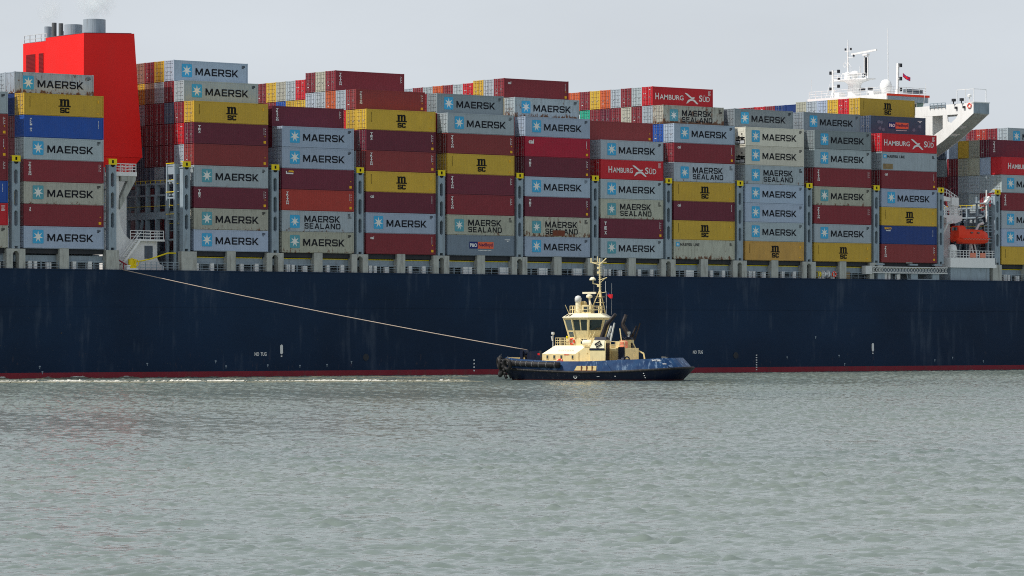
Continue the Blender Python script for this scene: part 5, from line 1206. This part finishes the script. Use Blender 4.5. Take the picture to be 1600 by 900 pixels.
# funnel casings with their exhausts, one each side
def casing(sgn, dx):
    q = lambda x, y, z: (x+dx, y*sgn, z)
    root = MB(); f_ = lambda *p: root.add(p, [tuple(range(len(p)))])
    b0 = [(0.7, -4.6), (2.75, -4.6), (2.75, -3.2), (0.7, -3.2)]; t0 = [(1.25, -4.35), (2.75, -4.35), (2.75, -3.2), (1.25, -3.2)]
    root.hexa([q(x, y, 1.66) for x, y in b0], [q(x, y, 3.95) for x, y in b0]); root.hexa([q(x, y, 3.96) for x, y in b0], [q(x, y, 5.15) for x, y in t0])
    c = root.build("funnel_casing", M['cream'], tug)
    p = MB(); p.hexa([q(0.66, -4.64, 4.10), q(2.60, -4.64, 4.10), q(2.60, -4.5, 4.10), q(0.66, -4.5, 4.10)], [q(1.14, -4.42, 5.10), q(2.60, -4.42, 5.10), q(2.60, -4.28, 5.10), q(1.14, -4.28, 5.10)]); em = p.build("emblem_panel", M['creamwhite'], c)
    p = MB(); p.hexa([q(0.60, -4.66, 3.86), q(2.66, -4.66, 3.86), q(2.66, -3.2, 3.86), q(0.60, -3.2, 3.86)], [q(0.62, -4.65, 4.09), q(2.64, -4.65, 4.09), q(2.64, -3.2, 4.09), q(0.62, -3.2, 4.09)])
    p.hexa([q(1.15, -4.45, 5.16), q(2.82, -4.45, 5.16), q(2.82, -3.1, 5.16), q(1.15, -3.1, 5.16)], [q(1.25, -4.3, 5.52), q(2.75, -4.3, 5.52), q(2.75, -3.2, 5.52), q(1.25, -3.2, 5.52)]); p.build("blue_band", M['tugdark'], c)
    # emblem: a lying S of broad strokes
    e = MB(); U = Vector((1, 0, 0)); Vv = Vector((0.22, 0.22*sgn*0.0+0.215, 1)).normalized(); O = Vector(q(1.80, -4.545, 4.60))
    ca_, sa_ = math.cos(0.55), math.sin(0.55)
    for poly in ([(-.42,.05),(-.42,.30),(.42,.30),(.42,.12),(-.20,.12),(-.20,.05)], [(.42,-.05),(.42,-.30),(-.42,-.30),(-.42,-.12),(.20,-.12),(.20,-.05)], [(-.20,.05),(.0,.05),(.20,-.05),(.0,-.05)]):
        e.add([tuple(O+Vector(((a*ca_-b_*sa_), (-0.10+0.21*(a*sa_+b_*ca_))*sgn if sgn > 0 else 0.10-0.21*(a*sa_+b_*ca_), (a*sa_+b_*ca_)))) for a, b_ in poly], [tuple(range(len(poly)))])
    if sgn > 0: e.build("emblem", M['navy'], em, fix=False)
    v = MB(); v.hexa([q(2.76, -4.45, 2.2), q(2.84, -4.45, 2.2), q(2.84, -3.3, 2.2), q(2.76, -3.3, 2.2)], [q(2.76, -4.35, 4.75), q(2.84, -4.35, 4.75), q(2.84, -3.3, 4.75), q(2.76, -3.3, 4.75)])
    for k in range(10): v.box(*sorted((q(2.84, 0, 0)[0], q(2.88, 0, 0)[0])), *sorted((q(0, -4.3, 0)[1], q(0, -3.35, 0)[1])), 2.35+k*0.24, 2.43+k*0.24)
    v.build("vent_grille", M['soot'], c)
    x_ = MB(); pts = [q(1.95, -3.75, 5.4), q(1.97, -3.75, 5.45), q(2.60, -3.9, 7.0), q(2.85, -3.95, 7.25), q(4.0, -4.25, 8.4)]
    if sgn < 0: pts = [(2.9, 4.2, 5.3), (2.88, 4.2, 5.35), (1.76, 4.45, 7.05), (1.78, 4.47, 7.3), (2.15, 4.6, 8.4)]
    x_.tube(pts, [0.31, 0.30, 0.28, 0.25, 0.21], 14); x_.build("exhaust_pipe", M['soot'], c, True)
    x_ = MB(); x_.bar(q(3.1, -3.6, 5.0), q(3.75, -4.0, 7.3), 0.16); x_.tube([q(2.6, -3.6, 5.3), q(3.3, -3.9, 6.9)], 0.14, 8); x_.lathe([(0.07, 0), (0.07, 0.5), (0.18, 0.6), (0.18, 0.8)], q(3.0, -3.5, 5.2), 8); x_.build("pipe_stay", M['brightsteel'] if sgn > 0 else M['soot'], c)
    return c
casing(1, 0.0); casing(-1, 0.55)
# machinery casing between, aft deck gear
mb = MB(); mb.box(2.42, 4.6, -2.4, 2.6, 1.66, 4.1); ac = mb.build("aft_casing", M['cream'], tug)
mb = MB(); mb.box(2.7, 3.6, -2.43, -2.40, 1.8, 3.7); mb.build("doorway", M['timber'], ac)
mb = MB(); mb.box(3.75, 4.55, -2.62, -2.41, 1.9, 4.25); mb.build("vent_trunk", M['tugdark'], ac)
mb = MB(); mb.prism([(1.5, 2.9), (2.0, 3.7), (2.5, 2.9), (2.0, 2.1)], lambda u, v, d: (u, d, v), 3.15, 3.19); mb.build('hatch_mark', M['timber'], tug)
mb = MB(); mb.bar((3.4, 3.6, 4.9), (3.9, 3.6, 3.9), 0.12); mb.bar((3.9, 3.6, 3.9), (5.0, 3.4, 3.4), 0.15); mb.bar((5.0, 3.4, 3.4), (5.3, 3.4, 1.7), 0.15); mb.build("towing_bow", M['cream'], tug)
mb = MB(); mb.lathe([(0.3, 0), (0.3, 0.5), (0.5, 0.55), (0.5, 0.9), (0.3, 0.95), (0.3, 1.5)], (4.2, -3.9, 2.45), 14, axis='x'); mb.box(4.1, 5.8, -4.3, -3.5, 1.66, 2.2); mb.torus((5.4, -3.9, 2.7), 0.32, 0.09, 'y', 14, 6); mb.build("capstan", M['tugdark'], tug)
mb = MB(); mb.rail([(2.6, -2.3, 4.1), (4.5, -2.3, 4.1)], 0.85, 0.65, 2, 0.035); mb.box(2.9, 3.4, -1.2, -0.7, 4.1, 4.9); mb.bar((3.8, -1.2, 4.1), (3.45, -1.2, 6.6), 0.10); mb.build("aft_railing", M['cream'], tug)
mb = MB(); mb.lathe([(0.5, 0), (0.55, 0.25), (0.5, 0.5), (0.55, 0.75), (0.4, 0.95)], (3.9, -1.0, 4.1), 14); mb.build("rope_bin", M['salmon'], tug)
mb = MB(); mb.lathe([(0.14, 0), (0.14, 0.6), (0.24, 0.65), (0.24, 0.9)], (2.9, 3.6, 5.3), 10); mb.build("vent_head", M['brightsteel'], tug)
mb = MB(); mb.box(10.2, 10.9, -4.45, -4.0, 2.86, 2.99); mb.lathe([(0.2, 0), (0.2, 0.4), (0.3, 0.45), (0.3, 0.55)], (9.3, -1.0, 2.5), 10); mb.build("stern_fairlead", M['exhaust_dark'], tug)
# name and port of registry on the stern quarter
def on_stern(txt, ang, z, w_, h_):
    mbx = MB(); V, F = text_mesh(txt, w_, h_, M['white'], 0.03)
    # sit on the bulwark plating near the stern: interpolate between the two plans
    def plan_pt(a, zz):
        c, s_ = math.cos(a), math.sin(a)
        f = lambda A, B: (abs(c)**(2/3)*A, -abs(s_)**(2/3)*B)
        lo = f(12.2, 5.45); hi = f(11.1, 5.1); zl = rubz(lo[0])+0.12; zh = sheer(hi[0]); k = (zz-zl)/(zh-zl)
        return (lo[0]+(hi[0]-lo[0])*k, lo[1]+(hi[1]-lo[1])*k)
    pts = []
    for a_, b_, c_ in V:
        aa = ang-(a_-w_/2)/7.6; p = plan_pt(aa, z+c_); l = math.hypot(p[0]*0.35, p[1]*1.0); pts.append((p[0]+0.025*0.6, p[1]-0.03, z+c_))
    mbx.add(pts, F); return mbx.build("name_lettering", M['white'], tug, fix=False)
on_stern("SVITZER", 0.72, 2.48, 1.35, 0.20); on_stern("LONDON", 0.60, 2.08, 0.62, 0.15)
# bow winch and stem fittings
mb = MB(); mb.lathe([(0.62, 0), (0.62, 0.12), (0.40, 0.14), (0.40, 0.7), (0.62, 0.72), (0.62, 0.84), (0.40, 0.86), (0.40, 1.5), (0.62, 1.52), (0.62, 1.64)], (-8.6, -1.4, 3.05), 18, axis='y')
mb.box(-8.4, -7.4, -1.8, 0.8, 1.66, 3.4); mb.box(-8.0, -7.3, -1.9, -1.1, 3.0, 3.75); mb.lathe([(0.35, 0), (0.35, 0.7)], (-7.2, -2.5, 2.85), 12, axis='y'); mb.build("towing_winch", M['tugdark'], tug)
mb = MB(); mb.lathe([(0.40, 0), (0.48, 0.5), (0.40, 1.0), (0.45, 1.3)], (-9.75, -1.5, 3.35), 14, axis='y'); mb.bar((-9.8, -1.6, 1.7), (-9.8, -1.6, 3.8), 0.35); mb.bar((-9.8, 0.1, 1.7), (-9.8, 0.1, 3.8), 0.35); mb.build("towing_staple", M['tugdark'], tug)
mb = MB(); mb.box(-7.35, -7.1, -2.3, -2.2, 3.0, 3.45); mb.build("winch_brake", M['red'], tug)
# wheelhouse
mb = MB(); mb.box(-3.55, 1.0, -2.0, 2.0, 4.435, 5.35); sb = mb.build("wheelhouse_base", M['cream'], tug)
mb = MB(); mb.box(-1.55, -0.65, -2.03, -2.0, 4.65, 5.25); mb.build("base_window", M['glass'], sb)
cx = -1.45
def oct_ring(r, z, sx=1.05): return [(cx+sx*r*math.cos(R(22.5+45*k)), r*math.sin(R(22.5+45*k)), z) for k in range(8)]
r0, r1, z0, z1 = 2.15, 2.85, 5.36, 7.90
mb = MB(); A_ = oct_ring(r0, z0); B_ = oct_ring(r1, z1)
mb.add(A_+B_, [(k, (k+1) % 8, 8+(k+1) % 8, 8+k) for k in range(8)]+[tuple(range(8)), tuple(range(8, 16))]); whs = mb.build("wheelhouse", M['cream'], tug)
for k in range(8):
    a0, a1, b0_, b1_ = (Vector(p) for p in (A_[k], A_[(k+1) % 8], B_[k], B_[(k+1) % 8]))
    P = lambda u, v: a0.lerp(a1, u).lerp(b0_.lerp(b1_, u), v)
    nrm = (a1-a0).cross(b0_-a0).normalized(); nrm = nrm if nrm.dot(P(.5, .5)-Vector((cx, 0, 6.6))) > 0 else -nrm
    spans = [(0.10, 0.90, 0.40, 0.92)] if k % 2 == 0 else [(0.08, 0.46, 0.40, 0.92), (0.54, 0.92, 0.40, 0.92)]
    if k in (4, 3): spans.append((0.14, 0.86, 0.06, 0.32))
    for (u0, u1, v0, v1) in spans:
        g = MB(); g.hexa([P(u0, v0)+nrm*0.006, P(u1, v0)+nrm*0.006, P(u1, v1)+nrm*0.006, P(u0, v1)+nrm*0.006], [P(u0, v0)+nrm*0.02, P(u1, v0)+nrm*0.02, P(u1, v1)+nrm*0.02, P(u0, v1)+nrm*0.02]); w_ = g.build("window", M['glass_lit' if k in (3, 4) else 'glass'], whs)
    g = MB(); g.bar(P(0, 0)+nrm*0.03, P(0, 1)+nrm*0.03, 0.13); g.build("corner_post", M['cream'], whs)
mb = MB(); mb.add(oct_ring(3.0, 7.90)+oct_ring(3.05, 8.02)+oct_ring(2.25, 8.52), [(k, (k+1) % 8, 8+(k+1) % 8, 8+k) for k in range(8)]+[(8+k, 8+(k+1) % 8, 16+(k+1) % 8, 16+k) for k in range(8)]+[tuple(range(16, 24)), tuple(range(8))]); rf = mb.build("roof", M['creamwhite'], whs)
mb = MB()
for k in (4, 3):
    lo, hi = oct_ring(3.05, 8.02), oct_ring(2.25, 8.52)
    P = lambda u, v: Vector(lo[k]).lerp(Vector(lo[(k+1) % 8]), u).lerp(Vector(hi[k]).lerp(Vector(hi[(k+1) % 8]), u), v)
    for u0, u1 in ((0.12, 0.42), (0.56, 0.86)): mb.add([P(u0, .2)+Vector((0,0,.015)), P(u1, .2)+Vector((0,0,.015)), P(u1, .8)+Vector((0,0,.015)), P(u0, .8)+Vector((0,0,.015))], [(0,1,2,3)])
mb.build("skylight", M['glass'], rf, fix=False)
mb = MB(); pr = [(cx+2.2*math.cos(R(22.5+45*k)), 2.1*math.sin(R(22.5+45*k)), 8.52) for k in range(9)]; mb.rail(pr, 0.95, 0.8, 2, 0.035); mb.bar((cx-2.1, -1.0, 8.5), (cx-2.5, -1.3, 9.6), 0.06); mb.build("roof_railing", M['cream'], rf)
mb = MB(); mb.box(-1.55, -0.35, -1.6, -0.9, 8.52, 9.6); bx = mb.build("equipment_box", M['cream'], rf)
mb = MB(); mb.box(-1.32, -0.62, -1.63, -1.6, 8.72, 9.38); mb.build("box_window", M['glass'], bx)
mb = MB(); mb.lathe([(0.30, 0), (0.30, 0.95), (0.34, 1.0), (0.34, 1.5)], (-2.45, -0.6, 8.52), 12); mb.build("light_pedestal", M['creamwhite'], rf)
mb = MB(); mb.lathe([(0.1, 0), (0.42, 0.15), (0.44, 0.6), (0.32, 0.85), (0.1, 0.95)], (-2.45, -0.6, 9.85), 14); mb.build("searchlight", M['brightsteel'], rf, True)
mb = MB(); mb.lathe([(0.36, 0), (0.36, 0.6)], (-1.95, -0.3, 9.75), 14, axis='y'); mb.bar((-1.95, 0, 8.5), (-1.95, 0, 9.7), 0.12); mb.build("horn_lamp", M['timber'], rf)
mb = MB(); mb.bar((-0.95, -0.4, 9.5), (-1.10, -0.2, 10.6), 0.12); mb.bar((-0.55, -0.4, 8.9), (-1.05, -0.2, 10.4), 0.10); mb.lathe([(0.18, 0), (0.40, 0.12), (0.40, 0.35), (0.2, 0.5)], (-1.08, -0.2, 10.45), 14); rp = mb.build("radar_post", M['creamwhite'], rf)
mb = MB(); mb.box(-1.98, -0.18, -0.32, -0.08, 11.02, 11.26); mb.build("radar_scanner", M['creamwhite'], rp)
# mast
mb = MB(); mb.tube([(0.35, 0, 8.4), (0.30, 0, 12.0), (0.26, 0, 15.6)], [0.11, 0.09, 0.05], 8)
for p in ((-0.95, 0.0, 8.9), (0.75, 0.8, 8.5), (0.75, -0.8, 8.5)): mb.bar(p, (0.32, 0, 11.6), 0.10)
mb.bar((-0.95, 0, 15.05), (0.25, 0, 14.75), 0.10); mb.bar((0.25, 0, 14.75), (1.15, 0, 15.55), 0.12); mb.bar((-1.0, 0, 15.05), (1.2, 0, 15.05), 0.07); mb.bar((-0.9, 0, 15.05), (-0.9, 0, 15.6), 0.14); mb.bar((-0.05, 0, 15.0), (-0.05, 0, 15.8), 0.07)
mb.bar((-0.70, 0, 12.35), (0.3, 0, 12.15), 0.11); mb.bar((-0.65, 0, 12.3), (-0.65, 0, 12.8), 0.1); mb.bar((0.3, 0, 12.8), (1.25, 0, 13.1), 0.09); mb.bar((0.3, 0, 11.1), (1.1, 0, 11.25), 0.07); mb.bar((0.3, 0, 12.4), (1.0, 0, 13.0), 0.05)
for z_ in (9.2, 9.9, 10.6): mb.box(-0.1, 0.75, -0.5, 0.5, z_, z_+0.05)
for k in range(22): mb.box(0.10, 0.50, -0.03, 0.03, 10.2+k*0.22, 10.23+k*0.22)
for z_ in (11.9, 13.6, 14.2): mb.box(-0.05, 0.18, -0.12, 0.12, z_, z_+0.28)
tm = mb.build("mast", M['cream'], tug)
mb = MB(); mb.lathe([(0.40, 0), (0.42, 0.08), (0.32, 0.30), (0.12, 0.42)], (-0.70, 0, 12.75), 14); mb.build("satellite_dome", M['creamwhite'], tm, True)
mb = MB(); mb.tube([(1.05, 0, 11.2), (1.05, 0, 12.6)], 0.03, 5); mb.tube([(0.85, 0, 13.2), (0.85, 0, 14.6)], 0.03, 5); mb.tube([(1.15, 0.1, 8.5), (1.1, 0.1, 11.4)], 0.03, 5); mb.tube([(-0.5, 0, 9.0), (-0.55, 0, 15.0)], 0.012, 4); mb.tube([(1.9, 0, 8.4), (1.9, 0, 12.4)], 0.012, 4); mb.build("whip_aerial", M['brightsteel'], tm)
def ensign(u, v): return 1 if (u < 0.3 and v > 0.55) else 0
flag_thing("flag", TW(1.35, 0, 10.75), -TA-0.3, 0.72, 0.52, [M['red'], M['deepblue']], ensign, "small red ensign flying from the tug mast", sag=0.25)
# rails, fore deck gear, boat deck
mb = MB(); mb.rail([(-4.9, -2.3, 4.44), (-3.6, -2.3, 4.44), (-3.0, -2.3, 4.44)], 0.95, 0.62, 3, 0.03); mb.rail([(-4.9, -2.3, 4.44), (-4.9, 2.3, 4.44)], 0.95, 0.8, 3, 0.03); mb.rail([(-4.9, 2.3, 4.44), (-2.6, 2.3, 4.44)], 0.95, 0.7, 3, 0.03)
mb.rail([(-1.0, -2.4, 4.44), (1.0, -2.6, 4.44)], 0.95, 0.5, 2, 0.03); mb.build("railing", M['cream'], tug)
mb = MB(); mb.bar((-5.4, -1.9, 3.6), (-5.4, -1.9, 5.9), 0.08); mb.lathe([(0.1, 0), (0.22, 0.12), (0.2, 0.4)], (-5.4, -1.9, 5.75), 10); mb.bar((-5.4, -2.0, 5.0), (-5.55, -2.0, 5.6), 0.14); mb.build("bow_light", M['brightsteel'], tug)
mb = MB(); mb.lathe([(0.36, 0), (0.42, 0.25), (0.42, 0.9), (0.36, 1.15)], (-0.9, -2.9, 4.75), 14, axis='x'); mb.box(-0.7, 0.1, -3.1, -2.7, 4.44, 4.6); mb.build("life_raft_canister", M['creamwhite'], tug)
mb = MB(); mb.bar((-0.2, -2.6, 4.5), (0.55, -2.5, 6.2), 0.09); mb.bar((-0.6, -2.6, 4.5), (0.0, -2.5, 6.0), 0.09); mb.bar((-1.7, -2.2, 5.4), (-0.7, -2.5, 4.5), 0.1); mb.build("ladder", M['cream'], tug)
mb = MB(); mb.box(-1.0, -0.3, -1.96, -1.90, 5.4, 5.9)
mb = MB(); mb.lathe([(0.1, 0), (0.16, 0.15), (0.12, 0.35)], (-3.3, -2.3, 5.3), 8); mb.build("deck_lamp", M['yellow'], tug)
ring_thing(TW(-2.75, -2.12, 4.95), -TA, 'y', "orange life ring on the tug below the wheelhouse windows", 0.33, 0.09, "life rings on the tug")
ring_thing(TW(-3.75, -3.70, 2.35), -TA, 'y', "orange life ring low on the tug deckhouse side", 0.33, 0.09, "life rings on the tug")
# anchor recess marks on hull side
mb = MB()
for x, y, z, a, b_ in ((-1.2, -5.28, 0.55, .3, .06), (1.9, -5.28, 0.5, .35, .05), (4.3, -5.24, 0.52, .12, .1), (8.0, -4.98, 0.9, .12, .1), (8.1, -4.92, 0.62, .1, .1), (8.2, -4.88, 0.36, .1, .1)): mb.box(x, x+a, y-0.16, y-0.02, z, z+b_)
mb.torus((-1.0, -5.38, 0.5), 0.22, 0.05, 'y', 12, 5); mb.build("hull_mark", M['brightsteel'], tug)

# ------------------------------------------------------------------ towline
pa, pb = W(-66.6, 0.1, 14.55), TW(-9.3, -1.0, 3.85)
pts = []
for k in range(25):
    u = k/24; p = pa.lerp(pb, u); p.z -= 1.4*u*(1-u); pts.append(p)
mb = MB(); mb.tube(pts, 0.052, 7); o = mb.build("towline", M['rope'], None, True); tag(o, "pale towline stretched from the ship's quarter down to the tug winch", "rope")

# ------------------------------------------------------------------ churned water along the hull
mb = MB(); fr_ = random.Random(5); NX, NY = 560, 30; vv = []; ff = []
def wob(x): return 0.5+0.5*math.sin(x*0.31+1.3*math.sin(x*0.11))*math.sin(x*0.73+0.6*math.sin(x*0.27))
for i in range(NX+1):
    x = -92+89.5*i/NX; e = i/NX
    yh = D0+x*math.tan(TH)-0.30/CT; yn = 431.0+13.0*e**2.5+0.9*math.sin(x*0.16)+0.5*math.sin(x*0.47+1)
    end = min(1, (1-e)/0.06)**0.5
    for j in range(NY+1):
        k = j/NY; y = yn+(max(yh, yn+1)-yn)*k**1.4; d0, d1 = y-yn, yh-y
        crest = 0.34*math.exp(-((d0-2.2)/1.5)**2)*(0.78+0.22*wob(x*0.8))+0.20*math.exp(-((d0-8.0)/2.5)**2)*wob(x*1.3+4)
        splash = 0.50*math.exp(-((d1-1.6)/1.3)**2)*wob(x*1.9+9)**1.5*(1-0.6*e)
        lump = 0.10*(wob(x*2.3+y*0.9)+wob(x*1.1-y*0.6+3)-1.0)
        zz = -0.05+end*((crest+splash+0.09*fr_.random())*(0.8+0.4*fr_.random())+lump)-0.12*(1-end)
        vv.append((x+0.3*fr_.random(), y, zz if 0 < j else -0.12))
for i in range(NX):
    for j in range(NY): a = i*(NY+1)+j; ff.append((a, a+1, a+NY+2, a+NY+1))
mb.add(vv, ff); o = mb.build("wake_foam", M['foam'], None, False); tag(o, kind="stuff")

# ------------------------------------------------------------------ thin exhaust steam over the funnel pipes
def steam(t, s, z, rx, rz_, dens, col=(0.95, 0.985, 1.0, 1)):
    m, nt, b = new_mat("steam"); nt.nodes.remove(b); out = nt.nodes["Material Output"]
    pv = N(nt, "ShaderNodeVolumePrincipled"); pv.inputs['Color'].default_value = col; pv.inputs['Anisotropy'].default_value = 0.2
    tc = N(nt, "ShaderNodeTexCoord"); n1 = noise(nt, tc.outputs['Object'], 0.45, 4, 0.6)
    ln = N(nt, "ShaderNodeVectorMath", operation='LENGTH'); mp = N(nt, "ShaderNodeMapping"); mp.inputs['Scale'].default_value = (1/rx, 1/rx, 1/rz_)
    nt.links.new(tc.outputs['Object'], mp.inputs[0]); nt.links.new(mp.outputs[0], ln.inputs[0])
    f = ramp(nt, ln.outputs['Value'], 1.0, 0.1); dd = math_n(nt, 'MULTIPLY', math_n(nt, 'MULTIPLY', f, ramp(nt, n1, 0.38, 0.62)), dens)
    nt.links.new(dd, pv.inputs['Density']); nt.links.new(pv.outputs[0], out.inputs['Volume'])
    mb = MB(); prof = [(max(0.05, rx*math.sin(a*math.pi/10)), -rz_*math.cos(a*math.pi/10)) for a in range(11)]; mb.lathe(prof, (0, 0, 0), 20)
    o = mb.build("exhaust_steam", m, None); o.location = W(s, t, z); o.rotation_euler = (0, 0, TH); tag(o, kind="stuff")
steam(11.6, -63.4, 51.6, 3.4, 3.3, 0.8)
steam(23.6, -63.6, 51.0, 2.2, 2.6, 0.55)
